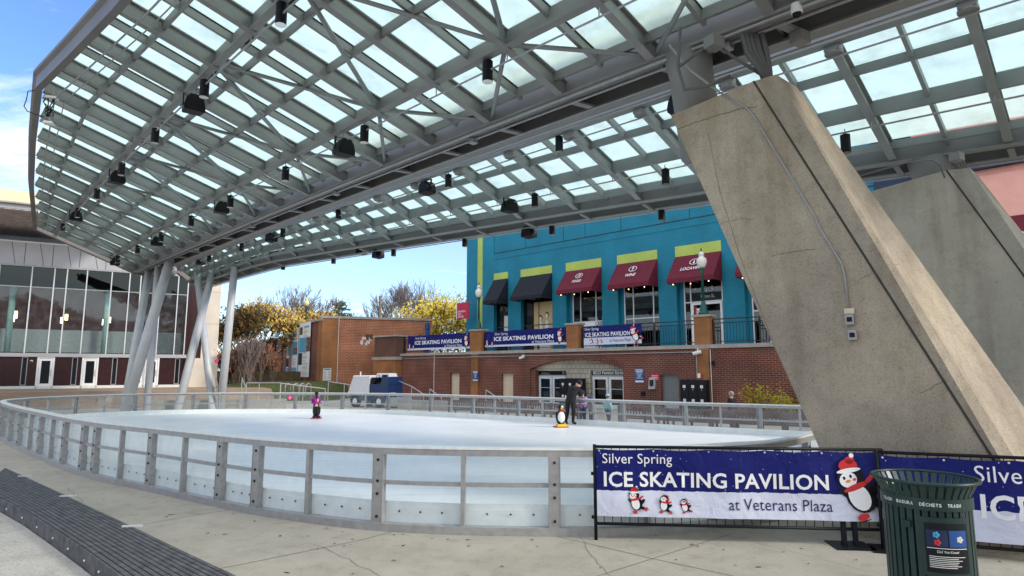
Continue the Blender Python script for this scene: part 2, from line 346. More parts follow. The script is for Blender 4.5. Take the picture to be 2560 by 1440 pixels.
def concrete_ground(name, base, speck, scale=1.0, tall=False):
    m = mat(name, base, .85); t, n, l = nodes_of(m); p = n['Principled BSDF']; c = n.new('ShaderNodeTexCoord')
    def noise(s, d=6, r=.6):
        q = n.new('ShaderNodeTexNoise'); q.inputs['Scale'].default_value = s; q.inputs['Detail'].default_value = d; q.inputs['Roughness'].default_value = r; l.new(c.outputs['Object'], q.inputs['Vector']); return q.outputs['Fac']
    def ramp(f, a, b, ca, cb):
        q = n.new('ShaderNodeValToRGB'); q.color_ramp.elements[0].position = a; q.color_ramp.elements[1].position = b; q.color_ramp.elements[0].color = (*ca, 1); q.color_ramp.elements[1].color = (*cb, 1); l.new(f, q.inputs[0]); return q.outputs[0]
    def mul(a, b, f=1):
        q = n.new('ShaderNodeMixRGB'); q.blend_type = 'MULTIPLY'; q.inputs[0].default_value = f; l.new(a, q.inputs[1]); l.new(b, q.inputs[2]); return q.outputs[0]
    b0 = ramp(noise(.55 * scale, 8, .65), .3, .72, [x * .78 for x in base], [x * 1.12 for x in base])
    b1 = mul(b0, ramp(noise(38 * scale, 3, .7), .32, .5, (speck,) * 3, (1, 1, 1)))
    b2 = mul(b1, ramp(noise(3.2 * scale, 8, .75), .25, .5, (.72, .71, .70), (1, 1, 1)))
    st = mul(b2, ramp(noise(.9 * scale, 5, .8), .23, .30, (.55, .5, .42), (1, 1, 1)))
    vo = n.new('ShaderNodeTexVoronoi'); vo.inputs['Scale'].default_value = 2.6 * scale; l.new(c.outputs['Object'], vo.inputs['Vector'])
    st = mul(st, ramp(vo.outputs['Distance'], .028, .05, (.62, .6, .58), (1, 1, 1)))                 # gum spots, pock marks
    if tall:                                                                                       # rain streaks and rust on upright faces
        mpp = n.new('ShaderNodeMapping'); mpp.inputs['Scale'].default_value = (2.6, 2.6, .22); l.new(c.outputs['Object'], mpp.inputs[0])
        sn = n.new('ShaderNodeTexNoise'); sn.inputs['Scale'].default_value = 1.2; sn.inputs['Detail'].default_value = 7; l.new(mpp.outputs[0], sn.inputs['Vector'])
        st = mul(st, ramp(sn.outputs['Fac'], .34, .56, (.84, .81, .77), (1.04, 1.03, 1.02)))
        st = mul(st, ramp(noise(.32, 6, .7), .36, .62, (.84, .83, .83), (1.07, 1.05, 1.0)))
    l.new(st, p.inputs['Base Color'])
    bp = n.new('ShaderNodeBump'); bp.inputs['Strength'].default_value = .35; bp.inputs['Distance'].default_value = .01; l.new(noise(60 * scale, 4), bp.inputs['Height']); l.new(bp.outputs[0], p.inputs['Normal'])
    return m
M['plaza'] = concrete_ground('plaza_concrete', (.42, .385, .32), .84)
M['plaza2'] = concrete_ground('rough_concrete', (.50, .475, .42), .62, .9)
M['pier'] = concrete_ground('exposed_aggregate_concrete', (.43, .375, .30), .60, 1.3, True)
M['pier2'] = concrete_ground('smooth_cast_concrete', (.47, .455, .395), .85, .7, True)
M['lowwall'] = concrete_ground('low_wall_concrete', (.36, .335, .30), .8)

# ================================================================ ground
g = MB(); n_ = 24
g.quad((-400, -60, 0), (400, -60, 0), (400, 900, 0), (-400, 900, 0))
tag(g.build('plaza', M['plaza']), 'grey concrete plaza paving round the ice rink', None, None, 'structure')
# saw-cut joints and cracks in the paving, thin sheets 4 mm up
jm = mat('paving_joint', (.13, .12, .105), .9)
g = MB()
def strip(pts, wd):
    for a, b in zip(pts[:-1], pts[1:]):
        a = Vector((a[0], a[1], 0)); b = Vector((b[0], b[1], 0)); t = (b - a).normalized(); s = Vector((-t.y, t.x, 0)) * wd / 2; z = Vector((0, 0, .004))
        g.quad(a - s + z, b - s + z, b + s + z, a + s + z)
for i in range(-4, 5):                       # radial joints running out from the rink, and rings across them
    o = Vector((1.73, 7.99)) + Vector((-.665, -.70)).normalized() * 0 + Vector((.707, -.69)) * (3.4 * i)
    d = Vector((.76, .645)) if i >= 0 else Vector((.68, .73))
    if i == 0: strip([o - d * 9, o + d * 1.9], .010)
strip([(.6, 9.05), (1.73, 7.99), (2.48, 7.35), (5.5, 4.6)], .010)
strip([(-7.5, 9.0), (-5.6, 9.66), (-4.69, 10.71)], .012); strip([(-4.4, 6.7), (-3.35, 7.66), (-2.07, 8.82), (-1.7, 9.3)], .012)
def crack(a, b, k, j, wd):
    a = Vector(a); b = Vector(b); pts = [a.lerp(b, i / k) + Vector((random.uniform(-j, j), random.uniform(-j, j))) for i in range(k + 1)]; strip(pts, wd)
crack((.95, 9.0), (1.15, 6.6), 14, .035, .006); crack((2.9, 9.3), (4.1, 7.5), 12, .03, .005); crack((-2.6, 8.6), (-1.2, 7.0), 12, .04, .006)
crack((-8.7, 12.6), (-6.2, 9.6), 12, .06, .008)
tag(g.build('paving_joint', jm), 'thin dark saw-cut joints and cracks in the concrete paving', None, None, 'structure')
# raised upper level on the near side (the photographer stands on it)
bench_far = [onz(x, y, .45) for x, y in ((20, 1172), (100, 1208), (200, 1255), (330, 1315), (460, 1378), (594, 1440))]
bench_near = [onz(x, y, .45) for x, y in ((-50, 1222), (0, 1242), (70, 1278), (141, 1323), (215, 1372), (285, 1422))]
ext = [(-2.2, 5.25), (0, 4.7), (2.4, 5.55), (4.6, 5.75), (6.5, 4.2), (9, 2.5), (9, -6), (-30, -6), (-30, 13), (-11.5, 13.2)]
poly = [(p.x - .02, p.y - .02) for p in bench_near[1:]] + [(-2.75, 5.4)] + ext
g = MB(); g.prism(poly, -.2, .27)
tag(g.build('upper_plaza', M['plaza2']), 'pale rough concrete upper level in the near left corner', None, None, 'structure')

# left terrace with steps, planted bank
BF = Frame(onz(0, 973, 1.0), R(29.6))
g = MB()
tw = [BF.w(x, y, 0) for x, y in ((-30, 20), (-30, -8.2), (16.6, -8.2), (16.6, 20))]
g.prism([(p.x, p.y) for p in tw], -.3, 1.0)
tag(g.build('terrace', M['terrace']), 'brown paved terrace in front of the glass hall', None, None, 'structure')
for k in range(5):
    g = MB(); a = -8.2 - .42 * (k + 1); tw = [BF.w(x, y, 0) for x, y in ((-30, a + .42), (-30, a), (16.6, a), (16.6, a + .42))]
    g.prism([(p.x, p.y) for p in tw], -.3, 1.0 - .1667 * (k + 1))
    tag(g.build('terrace_step', M['terrace']), 'long stone step below the terrace', None, None, 'structure')
g = MB()                                   # grassy bank between the hall and the brick block
random.seed(3); bx = []
for j in range(9):
    for i in range(15):
        x = -24 + i * .75; y = 46.5 + j * 1.1 + i * .1
        e = min(i, 14 - i, j, 8 - j); bx.append((x, y, (-.25 if e == 0 else .82 + .10 * min(e, 3) + .05 * j + random.uniform(-.05, .05))))
g.add(bx, [(j * 15 + i, j * 15 + i + 1, (j + 1) * 15 + i + 1, (j + 1) * 15 + i) for j in range(8) for i in range(14)])
tag(g.build('grass_bank', M['grass'], smooth=True), 'green grassy bank beside the brick block', None, None, 'structure')
g = MB(); g.prism([(-45, 59), (-12, 57), (6, 60), (40, 75), (40, 140), (-60, 140)], -.3, 2.2)
tag(g.build('hillside', M['soil']), 'leaf-strewn ground under the trees behind the wall', None, None, 'structure')

# ================================================================ canopy
S = 2.24; OY = Vector((.4905, 5.6405)) * S; YAW = R(45.41)
LD = Vector((-math.sin(YAW), math.cos(YAW))); TD = Vector((math.cos(YAW), math.sin(YAW)))
Q, GDH, GCU = .00298, .00901, .00174
LN = {'G': (0, 2.5898, 0, 0), 'P2': (-.7785, 2.7744, .00895, .00396), 'P1': (-2.2254, 3.1307, .01883, .01227),
      'C': (1.3865, 2.8531, -.0281, -.01006), 'P3': (2.3778, 2.5225, -.12226, .0147), 'E': (3.0179, 2.3082, -.13642, .00949)}
def kk_(k): return k + Q * k * k
def raw(kk, u, h): xy = OY + (LD * kk + TD * u) * S; return Vector((xy.x, xy.y, CH + S * h))
def lu(j, kk):
    if j == 'P3':
        (a, ha), (b, hb) = lu('C', kk), lu('E', kk); return a + (b - a) * .56, ha + (hb - ha) * .555
    u, h, du, dh = LN[j]; q = min(kk, 10.5) if j in 'CE' else kk
    return u + du * q + GCU * kk * kk, h + dh * q + GDH * kk
def node(j, k): kk = kk_(k); return raw(kk, *lu(j, kk))
def lerp(a, b, t): return a + (b - a) * t
EDGE = [(-9, -2.3), (-4, -2.75), (0, -2.98), (2.83, -3.06), (4.5, -3.15), (6.03, -3.24), (8.64, -2.94), (11.76, -2.53), (16.15, -1.85)]
def edge_u(kk):
    for (a, ua), (b, ub) in zip(EDGE[:-1], EDGE[1:]):
        if kk <= b: return lerp(ua, ub, (kk - a) / (b - a))
    return EDGE[-1][1]
def wing(kk, u, side='L', off=0.0):
    ks = ('P1', 'P2', 'G') if side == 'L' else ('C', 'P3', 'E')
    pts = [lu(j, kk) for j in ks]
    (a, ha), (b, hb) = (pts[0], pts[1]) if u < pts[1][0] else (pts[1], pts[2])
    t = (u - a) / (b - a) if abs(b - a) > 1e-6 else 0
    p = raw(kk, u, lerp(ha, hb, t)); p.z += off; return p
KS = list(range(-6, 16)); GL = .42                                  # GL: height of the glass above the rafters' undersides
can = thing('canopy', 'large tilted steel and frosted glass canopy sheltering the ice rink', 'canopy', (OY.x, OY.y, 0))
def crel(mb, name, m, parent=can, smooth=False):
    o = mb.build(name, m, parent, smooth=smooth)
    o.matrix_parent_inverse = Matrix.Translation((-can.location.x, -can.location.y, 0)); return o
def up_of(a, b): return Vector((0, 0, 1))
for k in KS:
    kk = kk_(k)
    a, b = wing(kk, edge_u(kk) + .03), node('G', k)
    crel(MB().ibeam(a, b, .17, .38), 'rafter', M['paint'])
    a, b = wing(kk, lu('C', kk)[0] - .03, 'R'), wing(kk, lu('E', kk)[0], 'R')
    crel(MB().ibeam(a, b, .17, .36), 'rafter', M['paint_blue'])
for k in KS[:-1]:
    kk = kk_(k + .5)
    a, b = wing(kk, edge_u(kk) + .03, 'L', GL - .21), wing(kk, lu('G', kk)[0] - .06, 'L', GL - .21)
    crel(MB().beam(a, b, .08, h=.18), 'secondary_rafter', M['paint'])
    crel(MB().beam(a + Vector((0, 0, .18)), b + Vector((0, 0, .18)), .12, h=.03), 'glazing_gasket', M['gasket'])
    a, b = wing(kk, lu('C', kk)[0], 'R', GL - .21), wing(kk, lu('E', kk)[0] - .02, 'R', GL - .21)
    crel(MB().beam(a, b, .08, h=.18), 'secondary_rafter', M['paint_blue'])
# purlins
def ushift(name, kk):
    e, p1, p2, gg = edge_u(kk), lu('P1', kk)[0], lu('P2', kk)[0], lu('G', kk)[0]
    return {'S1': lerp(e, p1, .45), 'S2': lerp(p1, p2, .20), 'S3': lerp(p1, p2, .56), 'S4': gg - .13, 'P1': p1, 'P2': p2}[name]
def purlin(fn, side, off, wd, h, name, m, ks=KS, prof=None):
    mb = MB()
    for k in ks[:-1]:
        a, b = kk_(k), kk_(k + 1); mb.beam(wing(a, fn(a), side, off), wing(b, fn(b), side, off), wd, h=h, prof=prof)
    return crel(mb, name, m)
for s_ in ('S1', 'S2', 'S3', 'S4'):
    purlin(lambda kk, s_=s_: ushift(s_, kk), 'L', GL - .22, .07, .19, 'purlin', M['paint'])
for s_ in ('P1', 'P2'):
    purlin(lambda kk, s_=s_: ushift(s_, kk), 'L', .03, .14, GL - .05, 'main_purlin', M['paint'], prof=[(-.09, 0), (.09, 0), (.09, .03), (.015, .03), (.015, .37), (-.015, .37), (-.015, .03), (-.09, .03)])
def cu(t): return lambda kk: lerp(lu('C', kk)[0], lu('E', kk)[0], t)
for t in (.25, ):
    purlin(cu(t), 'R', GL - .25, .09, .20, 'purlin', M['paint_blue'])
purlin(lambda kk: lu('P3', kk)[0], 'R', .06, .12, .34, 'main_purlin', M['paint_blue'])
purlin(cu(.93), 'R', GL - .25, .09, .20, 'purlin', M['paint_blue'])
# glass: largest panes in view as parts, the rest one part
panes = []
def cells(side, us):
    for k in KS[:-1]:
        for h in (0, .5):
            ka, kb = kk_(k + h), kk_(k + h + .5); g0 = .012
            for i in range(len(us) - 1):
                ka2, kb2 = lerp(ka, kb, g0), lerp(ka, kb, 1 - g0)
                P = [wing(q, lerp(us[i](q), us[i + 1](q), tt), side, GL) for q, tt in ((ka2, .0), (kb2, .0), (kb2, 1.0), (ka2, 1.0))]
                panes.append(P)
cells('L', [lambda q: edge_u(q) + .05] + [lambda q, s_=s_: ushift(s_, q) for s_ in ('S1', 'P1', 'S2', 'S3', 'P2', 'S4')])
cells('R', [cu(0), cu(.25), lambda q: lu('P3', q)[0], cu(.93)])
def proj(p):
    d = p - EYE; c, s = math.cos(CT), math.sin(CT); z = d.y * c + d.z * s; u = -d.y * s + d.z * c
    return (1280 + CF * d.x / z, 720 - CF * u / z) if z > .3 else None
def scr(P):
    q = [proj(p) for p in P]
    if any(x is None for x in q): return 0
    mx_, my_ = sum(x[0] for x in q) / 4, sum(x[1] for x in q) / 4
    if not (-50 < mx_ < 2610 and -80 < my_ < 1440): return 0
    return abs(sum(q[i][0] * q[(i + 1) % 4][1] - q[(i + 1) % 4][0] * q[i][1] for i in range(4))) / 2
panes.sort(key=scr, reverse=True)
def pane_mb(mb, P): return mb.hexa([p for p in P], [p + Vector((0, 0, .018)) for p in P])
for P in panes[:100]: crel(pane_mb(MB(), P), 'glass_pane', M['frost'])
mb = MB()
for P in panes[100:]: pane_mb(mb, P)
crel(mb, 'glass_pane', M['frost'])['kind'] = 'stuff'
# fascia along the left edge and the far end
mb = MB(); KF = [-8.5 + .5 * i for i in range(50)]; KF = [q for q in KF if q < 16.15] + [6.03, 16.15]; KF.sort()
for a, b in zip(KF[:-1], KF[1:]):
    A, B = wing(a, edge_u(a)), wing(b, edge_u(b))
    mb.beam(A, B, .1, prof=[(-.12, -.05), (.05, -.05), (.05, .02), (-.03, .02), (-.03, .44), (-.16, .47), (-.20, .47), (-.20, .38), (-.12, .30)])
crel(mb, 'fascia', M['fascia'])
mb = MB(); ke = 16.15
ends = [wing(ke, u) for u in (edge_u(ke), -.9, -.2, lu('G', ke)[0])] + [raw(ke, lu('G', ke)[0] + .9, 2.62), wing(ke, lu('C', ke)[0], 'R'), wing(ke, lu('E', ke)[0], 'R')]
for a, b in zip(ends[:-1], ends[1:]): mb.beam(a, b, .3, prof=[(-.2, -.05), (.15, -.05), (.15, .55), (-.2, .55)])
crel(mb, 'end_fascia', M['fascia'])
# central twin girder with ladder rungs, soffit and the beam carrying the right wing
U2 = .46
def gp(k, u, z=0): kk = kk_(k); p = raw(kk, lu('G', kk)[0] + u, lu('G', kk)[1]); p.z += z; return p
GK = [k for k in KS] + [15.6]
for u0, m in ((.03, 'paint'), (U2, 'paint')):
    mb = MB()
    for a, b in zip(GK[:-1], GK[1:]): mb.ibeam(gp(a, u0), gp(b, u0), .34, 1.05, .045, .04)
    crel(mb, 'girder', M[m])
mb = MB()
for a, b in zip(GK[:-1], GK[1:]): mb.beam(gp(a, U2 / 2, .72), gp(b, U2 / 2, .72), U2 * S - .2, h=.05)
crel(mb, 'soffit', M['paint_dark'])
for k in KS:
    crel(MB().beam(gp(k, .09, -.03), gp(k - .09, U2 - .04, -.03), .16, h=.05), 'rung', M['paint'])
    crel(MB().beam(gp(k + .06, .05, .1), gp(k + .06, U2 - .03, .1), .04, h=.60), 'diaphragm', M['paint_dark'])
mb = MB()
for a, b in zip(KS[:-1], KS[1:]):
    for i in range(4):
        q0, q1 = lerp(a, b, i / 4), lerp(a, b, (i + 1) / 4)
        f = lambda q: wing(kk_(q), lu('C', kk_(q))[0] - .09, 'R', .06)
        mb.beam(f(q0), f(q1), .05, h=.8); mb.beam(f(q0) - Vector((0, 0, .03)), f(q1) - Vector((0, 0, .03)), .26, h=.03)
crel(mb, 'wing_beam', M['paint_blue'])
for k in KS:
    c = wing(kk_(k), lu('C', kk_(k))[0] - .03, 'R', .16); mb = MB(); mb.cbox(c, .30, .28, .42, YAW); mb.lathe([(.17, -.05), (.17, 0)], (c.x, c.y, c.z - .2), 12)
    crel(mb, 'bearing_clip', M['paint'])
# edge beams of the right wing
def ep(k, du, z=0): kk = kk_(k); u, h = lu('E', kk); p = raw(kk, u + du, h); p.z += z; return p
for du, z in ((0, -.02), (.34, -.12)):
    mb = MB()
    for a, b in zip(GK[:-1], GK[1:]): mb.ibeam(ep(a, du, z), ep(b, du, z), .26, .55, .035, .03)
    crel(mb, 'edge_beam', M['paint_blue'])
for k in KS: crel(MB().beam(ep(k, .05, -.06), ep(k, .32, -.16), .13, h=.05), 'rung', M['paint'])
mb = MB()
for a, b in zip(GK[:-1], GK[1:]): mb.beam(ep(a, .17, .30), ep(b, .17, .30), .6, h=.04)
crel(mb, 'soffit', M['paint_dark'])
# bracing: tubes and angles under the left wing
Z = lambda p, z: p + Vector((0, 0, z))
for k in range(-6, 15, 2):
    for kk2, tube in ((k - 1, True), (k + 1, False)):
        if kk2 in KS:
            a, b = Z(node('P1', kk2), .12), Z(node('P2', k), .10); a = a.lerp(b, .06); b = a.lerp(b, .93)
            crel(MB().tube([a, b], .055, 8) if tube else MB().beam(a, b, .10, h=.1, prof=[(-.06, 0), (.06, 0), (.06, .012), (-.05, .012), (-.05, .1), (-.06, .1)]), 'brace', M['paint_blue'] if tube else M['paint'], smooth=tube)
        k3 = k + 1 if tube else k - 1
        if k3 in KS:
            a, b = Z(node('P2', k), .10), Z(node('G', k3), .12); a = a.lerp(b, .05); b = a.lerp(b, .93)
            crel(MB().tube([a, b], .05, 8) if tube else MB().beam(a, b, .10, h=.1, prof=[(-.06, 0), (.06, 0), (.06, .012), (-.05, .012), (-.05, .1), (-.06, .1)]), 'brace', M['paint_blue'] if tube else M['paint'], smooth=tube)
# conduits and hanger rods
def run(fn, r, name, m, k0=-6, k1=15.4, st=.5):
    pts = []; q = k0
    while q <= k1: pts.append(fn(q)); q += st
    return crel(MB().tube(pts, r, 6), name, m)
ROD = {'P1': (0, -.22), 'P2': (0.02, -.22), 'C': (-.02, -.12), 'P3': (.0, -.18), 'E': (.40, -.16)}
def rodpt(j, k): kk = kk_(k); u, h = lu(j, kk); p = raw(kk, u + ROD[j][0], h); p.z += ROD[j][1]; return p
for j in ROD: run(lambda q, j=j: rodpt(j, q), .022, 'light_rod', M['conduit'])
for u_, z_, r_ in ((-.02, -.05, .028), (.10, -.06, .028), (U2 + .1, -.05, .028), (U2 - .10, -.045, .022)):
    run(lambda q, u_=u_, z_=z_: gp(q, u_, z_), r_, 'conduit', M['conduit'])
run(lambda q: Z(wing(kk_(q), edge_u(kk_(q)) + .16, 'L'), -.08), .022, 'conduit', M['conduit']); run(lambda q: Z(wing(kk_(q), edge_u(kk_(q)) + .26, 'L'), -.05), .016, 'conduit', M['conduit'])
for k in range(-2, 15, 3):                                       # junction boxes along the girder
    p = gp(k + .4, .10, -.10); crel(MB().cbox(p, .18, .18, .10, YAW), 'junction_box', M['conduit'])
# rod clips
for j in ('P1', 'P2', 'P3'):
    for k in KS[3:]:
        p = rodpt(j, k); crel(MB().tube([p, Z(p, .2)], .014, 5), 'rod_clip', M['conduit'])
# dark flashing flaps beside the outer purlin
for k in KS:
    kk = kk_(k + .5); a = wing(kk_(k + .18), ushift('P1', kk_(k + .18)) + .10, 'L', GL - .06); b = wing(kk_(k + .62), ushift('P1', kk_(k + .62)) + .16, 'L', GL - .06)
    crel(MB().beam(a, b, .14, h=.05), 'flashing', M['gasket'])

# ---- slanted steel columns
cols = [((310, 1035), (424, 655, 8.3), .265, 'thick front column leaning right, in front of its twin'), ((309, 1034), (372, 679, 8.3), .22, 'column leaning right behind the thick front column'),
        ((366, 1033), (395, 668, 8.3), .195, 'nearly upright column between the two leaning pairs'), ((442, 1031), (531, 682, 8.3), .225, 'column leaning right, front half of the crossed pair'),
        ((533, 1029), (493, 690, 8.3), .205, 'column leaning left with a pink flower decal'), ((551, 1028), (586, 674, 8.0), .215, 'rightmost column standing alone under the canopy corner')]
for i, (b, t, r, lab) in enumerate(cols):
    pb, ptop = onz(*b, 0), onz(*t)
    if i == 1: pb = onz(309, 1031, 0)
    c = thing('steel_column', 'pale grey round steel ' + lab, 'column', pb, 0, 'slanted canopy columns')
    d = ptop - pb
    MB().tube([(0, 0, -.1), d * .5, d * 1.02], [r * .95, r, r * .9], 20).build('shaft', M['column'], c, smooth=True)
    MB().lathe([(r * 1.5, -.1), (r * 1.5, .05), (r * 1.2, .07)], (0, 0, 0), 16).build('base_plate', M['column'], c)
    if i == 4:
        p = onpl(518, 902, pb, Vector((0, -1, 0))); e = p - pb; e.y = (d * (e.z / d.z)).y - r * .93; mb = MB()
        for q in range(5):
            an = math.pi / 2 + q * 2 * math.pi / 5; mb.ball((e.x + .08 * math.cos(an), e.y, e.z + .08 * math.sin(an)), .06, .012, .06, 10, 6)
        mb.build('flower_decal', M['pinkdot'], c)

# ---- concrete piers
def make_pier(name, off, m, label):
    A0 = Vector((2.707, 10.6)); d = Vector((.8, -.6)); n = Vector((.6, .8))
    def on(px, py, D): return atd(px, py, D)
    At, Ab = onpl(1677, 288, (A0.x, A0.y, 0), (.6, .8, 0)), onpl(2043, 1108, (A0.x, A0.y, 0), (.6, .8, 0))
    Bt, Bb = onpl(1884, 203, (A0.x, A0.y, 0), (.6, .8, 0)), onpl(2477, 1138, (A0.x, A0.y, 0), (.6, .8, 0))
    Ct, Cb = on(1940, 186, Bt.y - .40), on(2532, 1138, Bb.y - .06)
    Dt, Db = on(1991, 217, Bt.y + .20), on(2660, 1160, Bb.y + .45)
    back = Vector((.45, .62, 0))
    def low(t, b): return t + (b - t) * ((t.z + .3) / (t.z - b.z))
    T = [At, Bt, Ct, Dt]; Lw = [low(*x) for x in ((At, Ab), (Bt, Bb), (Ct, Cb), (Dt, Db))]
    T2 = [Dt + back * 1.15, At + back * 1.3]; L2 = [Lw[3] + back * 1.2, Lw[0] + back * 1.2]
    o = thing(name, label, 'pier', (Lw[1].x + off[0], Lw[1].y + off[1], 0), 0, 'concrete canopy piers')
    base = Vector((Lw[1].x, Lw[1].y, -off[2])); hi = [p - base for p in T + T2]; lo = [p - base for p in Lw + L2]
    g = MB(); K = 14
    for i in range(K):                                           # the tall faces as several courses, so that the groove can be cut in
        pass
    g.hexa(lo, hi); g.build('shaft', m, o)
    # groove between the two faces, and board-mark line near the top
    gn = Vector((-.6, -.8, 0)); g = MB()
    a, b = lo[1] + gn * .012, hi[1] + gn * .012; side = Vector((.8, -.6, 0)) * .017
    g.hexa([a - side, a + side, a + side - gn * .05, a - side - gn * .05], [b - side, b + side, b + side - gn * .05, b - side - gn * .05])
    g.build('groove', mat(name + '_groove', (.055, .05, .045), .9), o)
    return o, hi, lo
pier1, ph, pl = make_pier('concrete_pier', (0, 0, 0), M['pier'], 'near leaning pier of rough buff aggregate concrete with a conduit on its face')
p2 = onz(2370, 470, 6.20) ; 
pier2, _, _ = make_pier('concrete_pier', (p2.x - (ph[1] + pier1.location).x, p2.y - (ph[1] + pier1.location).y, -.42), M['pier2'], 'smoother grey leaning pier behind the near pier')
pier1_o = Vector((pier1.location.x, pier1.location.y, 0))
def stub(pier, z0, top, r, label_m):
    top = top - Vector((pier.location.x, pier.location.y, 0)); b = top + Vector((.25, .1, 0)); b.z = z0
    MB().tube([b, b.lerp(top, .8), top], [r, r, r * 1.12], 20).build('steel_stub', M['paint'], pier, smooth=True)
stub(pier1, 6.2, gp(-1.25, .12, .1), .40, '')
stub(pier2, 5.6, ep(-2.3, .1, .05), .42, '')
# conduits on the near pier
def pf(px, py, out=.03):                                         # point on the pier's broad face
    p = onpl(px, py, (2.707, 10.6, 0), (.6, .8, 0)); return p - pier1_o + Vector((-.6, -.8, 0)) * out
MB().tube([pf(1800, 232), pf(1868, 272), pf(1885, 290), pf(2040, 545), pf(2050, 570), pf(2105, 660), pf(2113, 690), pf(2124, 780)], .014, 7).build('conduit', M['conduit'], pier1, smooth=True)
MB().tube([pf(1690, 130, .3), pf(1740, 190, .25), pf(1800, 232, .04)], .022, 7).build('conduit', M['conduit'], pier1)
for y0, y1, x in ((787, 812, 2126), (826, 850, 2133)):
    a, b = pf(x, y0, .05), pf(x, y1, .05); c = (a + b) / 2
    bx_ = MB(); bx_.cbox(c, .11, .09, abs(a.z - b.z), R(-36.9)); bx_.build('outlet_box', M['conduit'], pier1)
    MB().cbox(c + Vector((-.6, -.8, 0)) * .05, .065, .012, .065, R(-36.9)).build('socket', M['black'], pier1)
a = pf(2124, 778, .03); MB().cbox(a, .13, .03, .08, R(-36.9)).build('back_plate', M['cream'], pier1)
crk = mat('pier_crack', (.13, .115, .095), .95); random.seed(9)
for pts_, wd in (([(1694, 322), (1730, 309), (1770, 296), (1810, 283), (1850, 273), (1893, 266)], .008), ([(1930, 640), (1985, 628), (2040, 622)], .005), ([(2150, 700), (2200, 668), (2250, 660)], .005), ([(1800, 560), (1850, 545), (1890, 548)], .004), ([(2300, 985), (2360, 950), (2400, 958)], .005), ([(1770, 330), (1800, 480), (1850, 640), (1930, 850), (2000, 1010)], .004)):
    P_ = [pf(x, y, .003) for x, y in pts_]; q_ = []
    for a, b in zip(P_[:-1], P_[1:]): q_ += [a.lerp(b, i / 5) + Vector((0, 0, random.uniform(-.012, .012))) for i in range(5)]
    MB().tube(q_ + [P_[-1]], wd * .6, 4).build('crack', crk, pier1)
# bundles of conduits dropping from the girder onto the pier heads
def bundle(pier, xs, ytop, ybot, zt, D0, name):
    po = Vector((pier.location.x, pier.location.y, 0))
    for i, x in enumerate(xs):
        a = atd(x, ytop, D0); b = atd(x + 12, (ytop + ybot) / 2, D0); c = atd(x + (xs[-1] - x) * .55 + 20, ybot, D0 - .05); c2 = atd(x + (xs[-1] - x) * .7 + 22, ybot + 25, D0 - .02)
        MB().tube([a - po, a.lerp(b, .5) - po, b - po, b.lerp(c, .6) - po, c - po, c2 - po], .05 if D0 < 11 else .055, 8).build('conduit', M['paint_dark'], pier, smooth=True)
bundle(pier1, (1856, 1865, 1876, 1888, 1904), 85, 178, 8, 9.85, 'c')
bundle(pier2, (2385, 2394, 2402), 400, 450, 7, 13.3, 'c')
for pts_ in ([(1780, 100), (1830, 140), (1880, 172), (1908, 190)], [(1700, 70), (1695, 170), (1712, 225), (1770, 215), (1825, 190)], [(1785, 105), (1760, 120), (1700, 165)]):
    crel(MB().tube([atd(x, y, 9.9) for x, y in pts_], .028, 7), 'conduit', M['paint_dark'], smooth=True)
c = atd(1785, 107, 9.8); crel(MB().cbox(c, .26, .22, .2, R(30)), 'junction_box', M['paint'])
c = atd(2000, 95, 9.9); crel(MB().cbox(c, .26, .22, .2, R(30)), 'junction_box', M['paint'])
crel(MB().tube([atd(x, y, 12.4) for x, y in ((2150, 440), (2270, 405), (2330, 400), (2350, 415), (2362, 445))], .018, 7), 'conduit', M['paint_dark'], smooth=True)
crel(MB().cbox(atd(2392, 393, 12.6), .22, .2, .16, R(30)), 'junction_box', M['paint'])

# ================================================================ light fittings, loudspeakers, cameras
ORD = ['first', 'second', 'third', 'fourth', 'fifth', 'sixth', 'seventh', 'eighth', 'ninth', 'tenth', 'eleventh', 'twelfth']
def on_line(j, px, py):
    """point below line j seen at pixel (px, py)"""
    r = ray(px, py); az = r.x / r.y; a, b = -6.0, 15.9
    f = lambda k: (lambda p: p.x - az * p.y)(rodpt(j, k))
    fa = f(a)
    for _ in range(60):
        m_ = (a + b) / 2
        if (f(m_) > 0) == (fa > 0): a = m_
        else: b = m_
    p = rodpt(j, a); t = p.y / r.y; q = EYE + r * t
    return Vector((p.x, p.y, q.z)), a, p
def make_light():
    o = thing('canopy_light', 'x', 'light', (0, 0, 0), 0, 'black cylinder lights hung under the canopy')
    MB().lathe([(.095, .205), (.108, .215), (.108, -.205), (.094, -.215), (.094, -.10), (.03, -.06)], (0, 0, 0), 20).build('housing', M['black'], o, smooth=False)
    MB().lathe([(.100, -.212), (.108, -.222), (.100, -.222)], (0, 0, 0), 20).build('rim', M['chrome'], o)
    MB().lathe([(.090, -.208), (.05, -.13), (.03, -.12)], (0, 0, 0), 16).build('reflector', M['chrome'], o, smooth=True)
    mb = MB(); mb.tube([(0, 0, .21), (0, 0, .26)], .035, 8); mb.tube([(0, 0, .25), (.02, 0, .31), (0, 0, .36)], .012, 6); mb.build('hook', M['conduit'], o)
    return o
proto_l = make_light()
ROWN = {'P1': 'in the row under the left wing outer beam', 'P2': 'in the row under the left wing inner beam', 'C': 'in the row right of the central girder',
        'P3': 'in the row under the right wing middle beam', 'E': 'in the row outside the right edge beam'}
